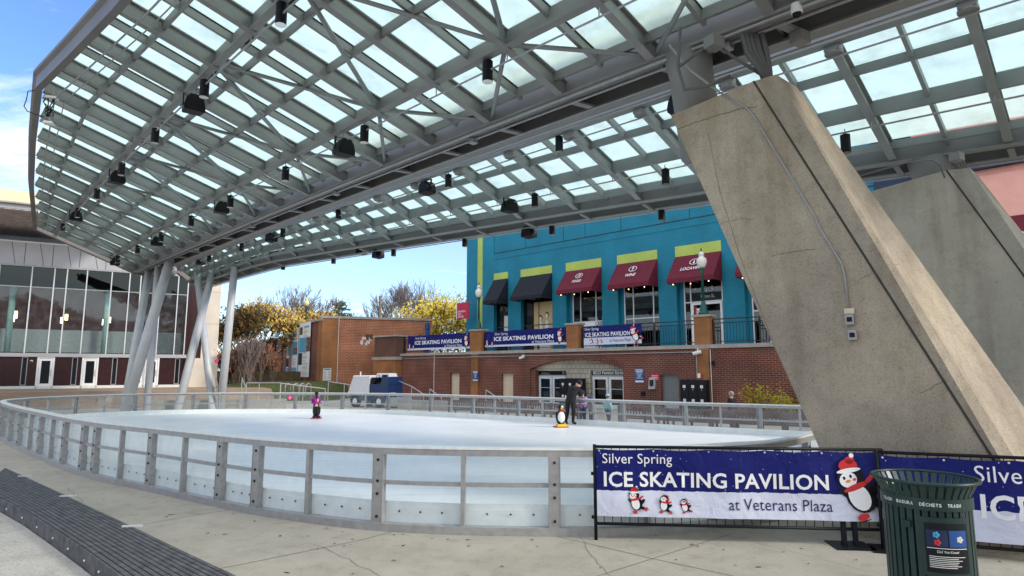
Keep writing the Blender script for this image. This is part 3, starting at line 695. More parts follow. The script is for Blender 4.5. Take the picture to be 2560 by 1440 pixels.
LIGHTS = {'P1': [(703, 36), (511, 222), (388, 340), (304, 423), (242, 485), (194, 532), (157, 568)],
          'P2': [(1219, 179), (911, 336), (714, 435), (576, 504), (478, 553), (403, 593), (344, 624), (294, 648)],
          'C': [(1398, 361), (1121, 453), (846, 535), (707, 582), (604, 618), (523, 646)],
          'P3': [(2114, 360), (1664, 442), (1337, 501), (1144, 586), (945, 614), (785, 639), (651, 659)],
          'E': [(1654, 534), (1380, 572), (1162, 603), (984, 628), (834, 648), (708, 664), (603, 680)]}
HALF = {'P1': None}
usedl = False
for j, L_ in LIGHTS.items():
    jj = j
    for i, (px, py) in enumerate(L_):
        line = 'E' if (j == 'P3' and px < 1200) else j
        if j == 'E': line = 'E'
        p, k, rp = on_line(line, px, py)
        o = proto_l if not usedl else copy_tree(proto_l); usedl = True
        o.location = p; s_ = 1.0
        if j == 'E' or line != j:
            ez = ep(k, .2, -.1); p = p if j != 'E' else p
        o.rotation_euler = (0, 0, random.uniform(0, 6))
        gap = rp.z - (p.z + .36)
        if gap > .05: MB().tube([(0, 0, .34), (0, 0, .36 + gap)], .012, 5).build('hanger', M['conduit'], o)
        o['label'] = 'black cylinder light, %s nearest %s' % (ORD[i], ROWN[j])
def make_speaker():
    o = thing('loudspeaker', 'x', 'speaker', (0, 0, 0), 0, 'black loudspeakers hung under the canopy')
    prof = [(-.24, -.21), (.24, -.21), (.25, -.10), (.20, .10), (.11, .21), (-.11, .21), (-.20, .10), (-.25, -.10)]
    mb = MB(); mb.hexa([(x, -.20, z) for x, z in prof], [(x * .86, .20, z * .9) for x, z in prof]); mb.build('cabinet', M['black'], o)
    mb = MB(); mb.hexa([(x * .9, -.204, z * .88) for x, z in prof], [(x * .9, -.214, z * .88) for x, z in prof]); mb.build('grille', M['rubber'], o)
    for s in (-1, 1):
        mb = MB(); mb.box(s * .235 - .012, -.03, -.08, s * .235 + .012, .03, .27); mb.build('bracket', M['black'], o)
    mb = MB(); mb.tube([(0, 0, .20), (0, 0, .40)], .014, 6); mb.cbox((0, 0, .27), .49, .06, .02); mb.build('hanger', M['conduit'], o)
    return o
SP = [('P1', 483, 262), ('P1', 291, 444), ('P1', 188, 541), ('P2', 858, 370), ('P2', 553, 520), ('P2', 391, 604), ('P2', 287, 655), ('C', 1698, 262), ('C', 1067, 470), ('C', 678, 594), ('C', 501, 653),
      ('P3', 1273, 516), ('E', 1322, 580), ('E', 904, 624), ('E', 945, 634), ('E', 572, 684)]
proto_s = make_speaker(); cnt = {}
SROW = {'P1': 'under the outer beam of the left wing', 'P2': 'under the inner beam of the left wing', 'C': 'just right of the central girder', 'P3': '', 'E': 'at the right edge of the canopy'}
for i, (j, px, py) in enumerate(SP):
    p, k, rp = on_line(j, px, py); o = proto_s if i == 0 else copy_tree(proto_s)
    if j == 'E': p.z -= 0
    o.location = p; o.rotation_euler = (0, 0, -YAW + R(90) + random.uniform(-.1, .1) + (R(90) if j in ('C', 'E') else 0)); cnt[j] = cnt.get(j, -1) + 1
    o['label'] = ('black box loudspeaker, %s nearest %s' % (ORD[cnt[j]], SROW[j])) if j != 'P3' else 'single black loudspeaker under the middle beam of the right wing'
    gap = rp.z - (p.z + .38)
    if gap > .05: MB().tube([(0, 0, .38), (0, 0, .40 + gap)], .014, 5).build('hanger', M['conduit'], o)
for px, py, D, lab in ((1992, 28, 9.2, 'white dome camera under the girder above the near pier'), (2167, 36, 9.6, 'white dome camera right of the near pier, under the right wing')):
    p = atd(px, py, D); o = thing('dome_camera', lab, 'camera', p, 0, 'white dome cameras under the canopy')
    MB().lathe([(.05, .14), (.085, .12), (.09, -.02), (.082, -.04)], (0, 0, 0), 20).build('housing', M['offwhite'], o, smooth=True)
    MB().ball((0, 0, -.04), .072, .072, .072, 16, 8).build('dome', M['black'], o, smooth=True)
    mb = MB(); mb.tube([(0, 0, .13), (.0, .1, .3), (-.3, .3, .45)], .02, 6); mb.build('conduit', M['paint_dark'], o)
# wireless units and cable loops at the left corner of the canopy
for px, py, s, lab in ((130, 245, 1.0, 'white wireless unit with a tangle of cables at the canopy corner'), (122, 308, .8, 'small white unit hung below the cable tangle at the canopy corner'), (211, 216, .9, 'white wireless unit clipped to the second rafter from the corner')):
    p = wing(6.0, -3.05) ; r = ray(px, py); q = EYE + r * (p.y / r.y)
    o = thing('wireless_unit', lab, 'antenna', q, R(20), 'wireless units on the canopy corner')
    mb = MB(); mb.hexa([(-.16 * s, -.12, -.03), (.16 * s, -.12, -.03), (.16 * s, .12, -.03), (-.16 * s, .12, -.03)], [(-.12 * s, -.09, .04), (.12 * s, -.09, .04), (.12 * s, .09, .04), (-.12 * s, .09, .04)]); mb.build('housing', M['offwhite'], o)
    mb = MB(); mb.tube([(0, 0, .04), (0.02, 0, .25)], .015, 6); mb.build('bracket', M['conduit'], o)
    if s == 1.0:
        random.seed(5)
        for i in range(7):
            x = random.uniform(-.16, .06); pts_ = [(x + random.uniform(-.09, .09), random.uniform(-.05, .05), -.03 - .11 * t + (0 if t else .1)) for t in range(6)]
            MB().tube(pts_, .014, 5).build('cable', M['rubber'], o)
        pr = lambda a, b: atd(a, b, p.y) - q
        for cc in ([(95, 225), (70, 228), (66, 250), (60, 265), (68, 278), (85, 284), (108, 292)], [(98, 216), (105, 190), (120, 176), (150, 180), (176, 188)]):
            m_ = MB().tube([pr(*c_) for c_ in cc], .014, 5); ob = m_.build('cable', M['rubber'], o); ob.rotation_euler = (0, 0, -R(20))

# ================================================================ glass hall on the left
hall = thing('glass_hall', 'low glass fronted hall with maroon lobby, metal parapet and wooden overhang', 'building', BF.w(0, 0, 0), BF.rot)
XL, XR = -26.0, 11.15
def hb(name, m, *b): mb = MB(); mb.box(*b); return mb.build(name, m, hall)
hb('floor', M['terrace'], XL, .1, .8, XR, 9, 1.02); hb('back_wall', M['maroonwall'], XL, 8.6, 1.02, XR, 8.9, 9.7)
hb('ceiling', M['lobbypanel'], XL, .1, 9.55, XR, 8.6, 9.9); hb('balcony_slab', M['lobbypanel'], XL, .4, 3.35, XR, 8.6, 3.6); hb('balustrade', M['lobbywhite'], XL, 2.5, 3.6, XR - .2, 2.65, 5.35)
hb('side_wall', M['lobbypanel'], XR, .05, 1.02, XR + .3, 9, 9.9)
hb('sill_band', M['zinc'], XL, -.16, 3.26, XR + .2, .1, 3.52); hb('head_band', M['alu'], XL, -.12, 9.72, XR + .2, .1, 9.86)
hb('base_sill', M['offwhite'], XL, -.10, 1.0, XR, .08, 1.2)
mulx = [-25, -22.5, -21.4, -19, -17, -15, -13.8, -11.5, -9.3, -7.2, -6.2, -4.0, -1.9, -.72, 1.13, 2.45, 3.20, 4.42, 5.98, 7.15, 7.88, 9.25, 10.45, XR]
for x in mulx: hb('mullion', M['alu_lt'], x - .035, -.09, 3.5, x + .035, .03, 9.75)
for a, b in zip(mulx[:-1], mulx[1:]):
    hb('glass_pane', M['lobbyglass'], a + .035, .0, 3.52, b - .035, .012, 8.25); hb('spandrel_pane', M['lobbyteal'], a + .035, .0, 8.27, b - .035, .012, 9.74)
hb('spandrel_rail', M['alu'], XL, -.03, 8.23, XR, .03, 8.29)
# ground floor: dark panels, slit windows and doors
doors = [(-14.6, -13.75), (-9.2, -8.35), (-3.4, -2.55), (1.95, 2.85), (4.62, 5.5), (7.0, 7.0), (8.55, 9.45)]
doors = [(x0, x0 + .92) for x0 in (-14.6, -9.2, -3.6, 1.98, 4.63, 7.62, 8.56)]
xs = XL
for x0, x1 in doors:
    hb('panel', M['lobbypanel'], xs, 0, 1.2, x0 - .05, .06, 3.3); xs = x1 + .05
    d = thing('door', None, None, (x0, 0, 0)); d.parent = hall
    def db(name, m, *b): mb = MB(); mb.box(*b); return mb.build(name, m, d)
    W_ = x1 - x0
    db('frame', M['white'], -.05, -.10, 1.0, .05, .05, 3.28); db('frame', M['white'], W_ - .05, -.10, 1.0, W_ + .05, .05, 3.28); db('frame', M['white'], .05, -.10, 3.16, W_ - .05, .05, 3.28)
    db('leaf_rail', M['white'], .05, -.06, 1.02, W_ - .05, .03, 1.36); db('leaf_rail', M['white'], .05, -.06, 2.98, W_ - .05, .03, 3.14)
    db('leaf_stile', M['white'], .06, -.06, 1.36, .20, .03, 2.98); db('leaf_stile', M['white'], W_ - .20, -.06, 1.36, W_ - .06, .03, 2.98)
    db('glass_pane', M['win'], .20, -.02, 1.36, W_ - .20, 0, 2.98)
    MB().tube([(W_ - .13, -.07, 1.9), (W_ - .13, -.13, 1.92), (W_ - .13, -.13, 2.3), (W_ - .13, -.07, 2.32)], .018, 6).build('handle', M['alu'], d)
hb('panel', M['lobbypanel'], xs, 0, 1.2, XR, .06, 3.3)
for x in (1.05, 3.98, 6.45, -1.6, -5.0, 10.6):
    hb('slit_window', M['alu'], x, -.03, 1.24, x + .34, -.005, 3.24); hb('slit_glass', M['win'], x + .05, -.045, 1.3, x + .29, -.035, 3.18)
# lobby columns and pendant lamps (lit)
for x in (-20, -14, -8, -.1, 5.75): MB().lathe([(.2, 3.6), (.2, 8.6)], (x, 1.5, 0), 16).build('lobby_column', M['lobbytealwall'], hall, smooth=True)
for x, z, h in ((-.25, 6.2, .55), (-.12, 6.45, .55), (2.62, 6.15, .45), (2.86, 6.4, .45), (5.2, 6.1, .45), (5.55, 6.3, .45), (8.4, 6.3, .42), (-6, 6.2, .5), (-11, 6.3, .5)):
    p_ = thing('pendant_lamp', None, None, (x * 1.05, 3.4, z)); p_.parent = hall
    MB().box(-.09, -.09, -h / 2, .09, .09, h / 2).build('lamp_shade', M['lamp'], p_); MB().tube([(0, 0, h / 2), (0, 0, 9.55 - z)], .01, 5).build('cord', M['black'], p_)
# parapet of slanted metal panels, recessed strip, overhanging roof
hb('parapet', M['zinc'], XL, -.02, 9.86, XR + .5, .35, 11.45)
mb = MB()
for i in range(34):
    x = -15 + i * .82; dx = .0 if i % 2 else .32
    if x < XR: mb.hexa([(x + dx, -.03, 9.86), (x + dx + .03, -.03, 9.86), (x + dx + .03, -.02, 9.86), (x + dx, -.02, 9.86)], [(x, -.03, 11.45), (x + .03, -.03, 11.45), (x + .03, -.02, 11.45), (x, -.02, 11.45)])
mb.build('seams', M['gasket'], hall)
hb('parapet_cap', M['white'], XL, -.06, 11.45, XR + .5, .4, 11.55)
hb('painted_sky_wall', mat('painted_sky_blue', (.55, .66, .74), .3), XL, 4.0, 9.9, XR - 2, 4.2, 13.0)  # opaque wall added under the roof, the sky's colour painted on it
hb('roof_soffit', M['soffit'], XL, -6.0, 12.55, 6.5, 9, 12.62); hb('roof_edge', M['zinc'], XL, -6.05, 12.62, 6.5, -5.9, 13.0)
hb('roof_fascia', M['fasciacream'], XL, -6.3, 13.0, 6.6, 9, 13.75); hb('roof_lip', M['coping'], XL, -6.35, 12.90, 6.62, -6.0, 13.0)
hb('end_pier', M['stone'], 12.35, -.1, 3.2, 13.55, 9, 11.3); hb('end_pier_base', M['stone'], 11.35, -.45, .9, 13.6, 9, 3.25); hb('end_panel', M['lobbypanel'], XR + .3, .0, 3.25, 12.35, 8, 10.8)
mb = MB(); mb.box(12.34, -.112, 6.0, 13.56, -.1, 6.03); mb.box(12.34, -.112, 8.6, 13.56, -.1, 8.63); mb.build('stone_joint', M['coping'], hall)
o = thing('wall_camera', 'small white dome camera on the dark panel of the glass hall', 'camera', BF.w(1.6, -.06, 2.95), BF.rot); MB().ball((0, 0, 0), .09, .09, .09).build('dome', M['offwhite'], o, smooth=True); MB().ball((0, -.05, -.02), .055, .055, .055).build('lens', M['black'], o, smooth=True)
oh = thing('brick_hall', 'dark red brick hall with gabled front across the plaza, mirrored in the glass hall', 'building', (-6, -30, 0), R(4))
MB().box(-34, -10, -.1, 34, 0, 4.2).build('base', M['stone'], oh); MB().box(-34, -10, 4.2, 34, .02, 11.5).build('wall', mat('red_render', (.17, .03, .03), .8), oh); MB().hexa([(-12, -8, 11.5), (12, -8, 11.5), (12, .05, 11.5), (-12, .05, 11.5)], [(-.1, -8, 15.5), (.1, -8, 15.5), (.1, .05, 15.5), (-.1, .05, 15.5)]).build('gable', M['maroonwall'], oh)
for i in range(9): MB().box(-31 + i * 7.2, .02, 5.2, -28.4 + i * 7.2, .06, 9.6).build('window', M['dark'], oh)
MB().box(-34.3, -.1, 11.5, 34.3, .4, 12.0).build('cornice', M['stone'], oh)
# ================================================================ brick terrace wall with the blue building behind it
TF = Frame(onz(1690, 1033, 0), R(-43.05))
tw = thing('terrace_wall', 'long dark red brick terrace wall with arched entrance and stone coping', 'wall', TF.w(0, 0, 0), TF.rot)
def tb(name, m, *b, parent=None):
    mb = MB(); mb.box(*b); return mb.build(name, m, parent or tw)
ZC = 3.45
AX0, AX1 = -10.55, -3.3            # arch opening
tb('wall', M['brick'], -24.5, 0, -.2, -18.5, .5, ZC); tb('wall', M['brick'], -17.45, 0, -.2, -13.15, .5, ZC); tb('wall', M['brick'], -12.05, 0, -.2, AX0, .5, ZC)
tb('wall', M['brick'], AX1, 0, -.2, -.87, .5, ZC); tb('wall', M['brick'], .22, 0, -.2, 30, .5, ZC)
for a, b in ((-18.5, -17.45), (-13.15, -12.05), (-.87, .22)): tb('lintel_wall', M['brick'], a, 0, 2.08, b, .5, ZC)
# arched head: wall above, soldier course, tiled tympanum
n = 24; mb = MB(); arc = []; xc = (AX0 + AX1) / 2; hw = (AX1 - AX0) / 2; rise = .62; Rr = (hw * hw + rise * rise) / (2 * rise); zc0 = 2.36 + rise - Rr
for i in range(n + 1):
    x = AX0 + (AX1 - AX0) * i / n; arc.append((x, zc0 + math.sqrt(Rr * Rr - (x - xc) ** 2)))
for (x0, z0), (x1, z1) in zip(arc[:-1], arc[1:]): mb.hexa([(x0, 0, z0), (x1, 0, z1), (x1, .5, z1), (x0, .5, z0)], [(x0, 0, ZC), (x1, 0, ZC), (x1, .5, ZC), (x0, .5, ZC)])
mb.build('arch_wall', M['brick'], tw)
mb = MB()
for i in range(46):
    a0 = math.asin(hw / Rr) * (2 * i / 46 - 1); a1 = math.asin(hw / Rr) * (2 * (i + .86) / 46 - 1)
    q = [(xc + math.sin(a) * rr, zc0 + math.cos(a) * rr) for a, rr in ((a0, Rr), (a1, Rr), (a1, Rr + .34), (a0, Rr + .34))]
    mb.hexa([(x, -.03, z) for x, z in q], [(x, .01, z) for x, z in q])
mb.build('soldier_course', M['brick'], tw)
mb = MB()
for (x0, z0), (x1, z1) in zip(arc[:-1], arc[1:]): mb.hexa([(x0, .28, 2.30), (x1, .28, 2.30), (x1, .55, 2.30), (x0, .55, 2.30)], [(x0, .28, z0), (x1, .28, z1), (x1, .55, z1), (x0, .55, z0)])
mb.build('tympanum', M['tile'], tw)
tb('tile_pier', M['tile'], -7.7, .28, -.2, -5.85, .55, 2.30); tb('recess_floor', M['plaza'], AX0, .5, -.2, AX1, 3, .01); tb('jamb', M['brick'], AX0 - .01, .5, -.2, AX0, .9, 3.0)
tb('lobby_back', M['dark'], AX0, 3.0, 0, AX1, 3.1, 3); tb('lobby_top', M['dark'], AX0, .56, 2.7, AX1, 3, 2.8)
tb('coping', M['coping'], -24.6, -.10, ZC, 30, .62, ZC + .2)
for x0, x1 in ((-16.1, -15.4), (1.32, 2.05)): tb('pilaster', M['brick_tan'], x0, -.12, -.2, x1, .0, ZC)
tb('end_pilaster', M['brick_tan'], -27.6, -.6, -.2, -24.5, .5, 3.15); tb('end_coping', M['coping'], -27.7, -.7, 3.15, -24.4, .6, 3.40); tb('end_parapet', M['brick_br'], -27.55, -.55, 3.40, -24.6, .5, 5.05); tb('end_cap', M['coping'], -27.7, -.65, 5.05, -24.5, .6, 5.2)
MB().tube([(-24, -.06, 3.25), (-16.5, -.06, 3.25), (-16.4, -.18, 3.25), (-15, -.18, 3.25), (-14.8, -.06, 3.25), (1.2, -.06, 3.27), (1.4, -.17, 3.2), (1.4, -.17, 1.9)], .03, 6).build('conduit', M['conduit'], tw)
MB().tube([(-20.3, -.04, -.1), (-20.3, -.04, 3.4)], .025, 6).build('downpipe', M['offwhite'], tw); MB().tube([(2.12, -.04, -.1), (2.12, -.04, 3.4)], .025, 6).build('downpipe', M['offwhite'], tw)
for x0, x1, m in ((-18.5, -17.45, 'cream'), (-13.15, -12.05, 'cream'), (-.87, .22, 'doorgrey')):
    d = thing('door', None, None, (x0, .22, 0)); d.parent = tw; W_ = x1 - x0
    MB().box(.05, 0, 0, W_ - .05, .05, 2.04).build('leaf', M[m], d); MB().box(0, -.03, 0, .05, .08, 2.08).build('frame', M[m], d); MB().box(W_ - .05, -.03, 0, W_, .08, 2.08).build('frame', M[m], d); MB().box(.05, -.03, 2.04, W_ - .05, .08, 2.08).build('frame', M[m], d)
    MB().tube([(W_ - .14, -.01, 1.0), (W_ - .14, -.06, 1.0), (W_ - .26, -.06, 1.0)], .014, 6).build('handle', M['alu'], d)
    if m == 'doorgrey': MB().box(.15, -.012, .08, W_ - .15, -.003, .40).build('kick_plate', M['alu'], d)
def double_door(x0, x1, zt, ztr):
    d = thing('double_door', None, None, (x0, .36, 0)); d.parent = tw; W_ = x1 - x0
    def q(name, m, *b): mb = MB(); mb.box(*b); return mb.build(name, M[m], d)
    for a in (0, W_ / 2 - .03, W_ - .07): q('frame', 'alu', a, 0, 0, a + .07, .1, zt)
    q('frame', 'alu', .07, 0, zt - .02, W_ - .07, .1, zt + .05); q('frame', 'alu', 0, 0, ztr - .06, W_, .1, ztr); q('transom_glass', 'win', .0, .04, zt + .05, W_, .05, ztr - .06)
    for a, b in ((.07, W_ / 2 - .03), (W_ / 2 + .04, W_ - .07)):
        q('stile', 'alu_lt', a + .01, -.02, .02, a + .15, .04, zt - .03); q('stile', 'alu_lt', b - .15, -.02, .02, b - .01, .04, zt - .03)
        q('rail', 'alu_lt', a + .15, -.02, .02, b - .15, .04, .26); q('rail', 'alu_lt', a + .15, -.02, zt - .19, b - .15, .04, zt - .03); q('glass_pane', 'win', a + .15, .0, .26, b - .15, .01, zt - .19)
        mb = MB()
        for i in range(14):
            w_ = (b - a - .34) / 14; mb.box(a + .17 + i * w_, -.006, 1.17, a + .17 + i * w_ + w_ * .6, -.002, 1.21)
        mb.build('frosted_stripe', M['offwhite'], d)
    q('transom_back', 'dark', 0, .30, zt, W_, .32, ztr)
    MB().tube([(W_ / 2 - .12, -.03, .85), (W_ / 2 - .12, -.09, .88), (W_ / 2 - .12, -.09, 1.2), (W_ / 2 - .12, -.03, 1.23)], .016, 6).build('handle', M['alu'], d)
    return d
double_door(AX0 + .45, -7.75, 1.95, 2.32); dd = double_door(-5.8, AX1 - .05, 1.95, 2.32)
text('8523 Fenton Street', dd, M['banner_txt'], (.12, -.006, 2.06), (1, 0, 0), (0, 0, 1), width=2.30, height=.19)
tb('jamb_fill', M['brick'], AX0, .1, -.2, AX0 + .42, .6, 2.34)
def fl(name, label, cat, x, z, d=0): return thing(name, label, cat, TF.w(x, d, z), TF.rot)
# small things on the wall
for (px0, py0, px1, py1, lab) in ((1182, 927, 1196, 953, 'small blue notice sign on the tan brick pilaster by the cream door'), (1588, 922, 1610, 957, 'blue and white notice sign right of the arched entrance')):
    x0, z0 = TF.at(px0, py1, -.13 if px0 < 1300 else 0); x1, z1 = TF.at(px1, py0, -.13 if px0 < 1300 else 0); o = fl('notice_sign', lab, 'sign', x0, z0, -.14 if px0 < 1300 else -.02); W_, H_ = x1 - x0, z1 - z0
    MB().box(0, -.012, 0, W_, .0, H_).build('board', M['signblue'], o); MB().box(.03, -.017, .03, W_ - .03, -.0125, H_ * .17).build('footer', M['offwhite'], o)
    mb = MB()
    for i in range(7): wd = W_ * (.8 if i < 2 else random.uniform(.35, .7)); zz_ = H_ * (.90 - i * .095); mb.box(W_ / 2 - wd / 2, -.016, zz_, W_ / 2 + wd / 2, -.0125, zz_ + H_ * (.05 if i < 2 else .028))
    mb.build('text_lines', M['banner_txt'], o)
o = fl('notice_sign', 'small dark red sign above the payphone box', 'sign', *TF.at(1628, 951, 0), -.02); MB().box(0, -.012, 0, .5, 0, .36).build('board', M['signred'], o); mb = MB(); [mb.box(.06, -.016, .24 - i * .09, .44, -.0125, .27 - i * .09) for i in range(3)]; mb.build('text_lines', M['banner_txt'], o)
x, z = TF.at(1626, 973, 0); o = fl('phone_box', 'grey payphone box on the wall left of the grey door', 'phone', x, z, -.02)
mb = MB(); mb.hexa([(0, -.22, .02), (.40, -.22, .02), (.40, 0, 0), (0, 0, 0)], [(0, -.10, .62), (.40, -.10, .62), (.40, 0, .66), (0, 0, .66)]); mb.build('housing', M['alu'], o); MB().box(.10, -.235, .18, .30, -.165, .52).build('panel', M['dark'], o)
x, z = TF.at(1604, 990, 0); o = fl('wall_outlet', 'small black outlet box low on the wall below the phone', 'outlet', x, z, -.02); MB().box(0, -.06, 0, .24, 0, .26).build('box', M['black'], o)
x, z = TF.at(1745, 945, -.12); o = fl('fire_alarm', 'small red and white alarm on the tan pilaster', 'alarm', x, z, -.135); MB().box(0, -.05, 0, .17, 0, .24).build('strobe', M['white'], o); MB().box(.17, -.05, 0, .26, 0, .24).build('horn', M['red'], o)
x, z = TF.at(1782, 914, 0); o = fl('wall_light', 'small black fitting on the brick wall right of the pilaster', 'light', x, z, -.02); MB().box(0, -.12, 0, .10, 0, .24).build('housing', M['black'], o)
for px, py, s, lab in ((1308, 893, 1, 'white bullet camera on the brick wall left of the arch'), (1746, 881, 1.35, 'large white camera on an arm on the tan pilaster')):
    x, z = TF.at(px, py, -.2); o = fl('security_camera', lab, 'camera', x, z, -.3); MB().tube([(0, .3, .12 * s), (0, .05, .14 * s), (0, 0, .05)], .03, 6).build('arm', M['offwhite'], o); MB().tube([(.14 * s, .05, .03), (-.16 * s, -.12, -.08)], .075 * s, 10).build('housing', M['offwhite'], o); MB().tube([(-.162 * s, -.121, -.081), (-.19 * s, -.14, -.09)], .05 * s, 10).build('lens', M['black'], o)
for px0, px1, lab, cols_ in ((1702, 1767, 'black locker cabinet with six white number plates by the tan pilaster', 3), (1401, 1455, 'black locker cabinet behind the leaning skater, between the entrance doors', 3)):
    x0, z1 = TF.at(px0, 950, -.4); x1, _ = TF.at(px1, 950, -.4); o = fl('locker_cabinet', lab, 'locker', x0, 0, -.5); W_ = x1 - x0
    MB().box(0, 0, .05, W_, .48, 1.80).build('cabinet', M['black'], o)
    for i in range(cols_):
        for j in range(2):
            d = thing('locker_door', None, None, (W_ * (i + .5) / cols_, -.012, .52 + .72 * j)); d.parent = o
            MB().box(-W_ / cols_ / 2 + .015, -.01, -.33, W_ / cols_ / 2 - .015, .01, .33).build('leaf', M['black'], d); MB().box(-.08, -.016, .14, .08, -.0105, .29).build('number_plate', M['offwhite'], d); MB().box(-.02, -.03, .02, .02, -.0105, .08).build('latch', M['alu'], d)
# pillars, lamps and railings on the terrace
PIL = [(-16.36, -15.1, 'left'), (-7.46, -6.45, 'mid'), (1.21, 2.19, 'right')]
for x0, x1, s in PIL:
    o = fl('brick_pillar', {'left': 'tan brick pillar under the left street lamp on the terrace wall', 'mid': 'tan brick pillar between the two banners with penguins', 'right': 'tan brick pillar under the right street lamp on the terrace wall'}[s], 'pillar', (x0 + x1) / 2, ZC + .2, .26)
    h = (x1 - x0) / 2 - .04; MB().box(-h, -.30, 0, h, .30, 1.48).build('shaft', M['brick_tan'], o); MB().box(-h - .07, -.37, 1.48, h + .07, .37, 1.60).build('cap', M['coping'], o)
def railing(x0, x1, lab):
    o = fl('railing', lab, 'railing', x0, ZC + .2, .26); W_ = x1 - x0
    for z, t in ((.12, .04), (1.10, .05), (1.30, .06)): MB().box(0, -.025, z, W_, .025, z + t).build('rail', M['blackrail'], o)
    me = None; k = int(W_ / .17)
    for i in range(k + 1):
        x = W_ * (i + .5) / (k + 1)
        if me is None: b = MB().box(-.011, -.011, .16, .011, .011, 1.10).build('baluster', M['blackrail'], o, (x, 0, 0)); me = b
        else: c = me.copy(); COL.objects.link(c); c.location = (x, 0, 0)
    for i in range(int(W_ / 2.2) + 1): MB().box(-.03, -.03, 0, .03, .03, 1.30).build('post', M['blackrail'], o, (W_ * i / max(1, int(W_ / 2.2)), 0, 0))
railing(-24.5, -16.4, 'black railing behind the leftmost terrace banner'); railing(-15.1, -7.5, 'black railing behind the middle terrace banner'); railing(-6.4, 1.2, 'black railing right of the mid pillar, half covered by a banner'); railing(2.2, 14.5, 'black railing right of the right street lamp')
def street_lamp(loc, H, lab, globe='globe', post='green', s=1.0, grp='ornamental street lamps'):
    o = thing('street_lamp', lab, 'street lamp', loc, 0, grp)
    MB().lathe([(.26 * s, 0), (.27 * s, .12), (.20 * s, .16), (.19 * s, .40), (.13 * s, .55), (.09 * s, .75)], (0, 0, 0), 16).build('base', M[post], o, smooth=True)
    MB().lathe([(.075 * s, .75), (.065 * s, H - .35), (.10 * s, H - .30), (.07 * s, H - .22), (.14 * s, H - .05), (.15 * s, H)], (0, 0, 0), 14).build('post', M[post], o, smooth=True)
    MB().lathe([(.13 * s, H), (.22 * s, H + .16), (.26 * s, H + .36), (.24 * s, H + .50), (.13 * s, H + .62), (.12 * s, H + .68), (.16 * s, H + .70), (.10 * s, H + .86), (.03 * s, H + .92)], (0, 0, 0), 18).build('globe', M[globe], o, smooth=True)
    MB().lathe([(.03 * s, H + .92), (.05 * s, H + .98), (.012 * s, H + 1.14)], (0, 0, 0), 10).build('finial', M[post], o, smooth=True)
    return o
l1 = street_lamp(TF.w(-15.72, .26, ZC + 1.8), 2.35, 'white globe street lamp on the left brick pillar, beside the red blade sign'); street_lamp(TF.w(1.70, .26, ZC + 1.8), 2.55, 'white globe street lamp on the right brick pillar, before the dark red awning', s=1.05)

# ================================================================ blue shop building (facade 3 m behind the terrace wall)
FD = 3.0; ZF = ZC + .1
shop = thing('shop_building', 'bright blue painted brick shop building with lime green panels over its awnings', 'building', TF.w(0, FD, 0), TF.rot)
def sb(name, m, *b, parent=None): mb = MB(); mb.box(*b); return mb.build(name, m, parent or shop)
OPEN = [(-16.88, -15.37, 9.28, 'a'), (-14.05, -11.03, 9.22, 'b'), (-9.76, -6.76, 9.18, 'c'), (-5.5, -2.54, 9.19, 'd'), (-1.31, 1.61, 9.15, 'e'), (2.85, 5.85, 9.15, 'f')]
sb('terrace_floor', M['plaza'], -24.4, -2.4, 3.0, 30, .5, ZF - .02)
xs = -20.02
for x0, x1, zt, s in OPEN:
    sb('wall', M['teal'], xs, 0, 3.0, x0, .6, zt); sb('lime_panel', M['lime'], x0, -.02, zt, x1, .6, 9.78); sb('wall', M['teal'], x0, 0, 9.78, x1, .6, 10.9); xs = x1
    if x0 > -17: pass
xs = -20.02
for x0, x1, zt, s in OPEN: sb('wall', M['teal'], xs, 0, zt, x0, .6, 10.9); xs = x1
sb('wall', M['teal'], xs, 0, 3.0, 9.6, .6, 10.9)
sb('side_wall', M['teal'], -20.02, .6, 0, -19.6, 16, 15.0); sb('upper_wall', M['teal'], -20.02, 0, 10.9, -16.9, .6, 15.0); sb('upper_wall', M['teal'], -16.9, .04, 11.15, 9.6, .6, 15.0); sb('belt_course', M['teal'], -16.9, -.03, 10.9, 9.6, .6, 11.15)
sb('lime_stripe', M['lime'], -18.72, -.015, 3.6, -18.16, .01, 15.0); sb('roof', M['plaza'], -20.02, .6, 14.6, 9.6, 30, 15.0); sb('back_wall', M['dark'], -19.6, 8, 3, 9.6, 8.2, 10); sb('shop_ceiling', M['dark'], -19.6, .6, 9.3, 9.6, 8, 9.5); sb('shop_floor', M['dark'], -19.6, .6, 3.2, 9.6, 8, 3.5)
mb = MB()
for x in (-13.6, -10.0, -8.1, -5.2, -2.0, -.3, 2.5, 4.4): mb.box(x, .03, 11.4, x + .03, .041, 15)
mb.box(-16.9, .028, 11.36, 9.6, .041, 11.41); mb.build('panel_joints', M['dark'], shop)
mb = MB()
xs = -20.02
for x0, x1, zt, s in OPEN: mb.box(xs + .02, -.012, 6.05, x0, .002, 6.10); xs = x1
mb.build('wall_joint', M['teal'], shop)
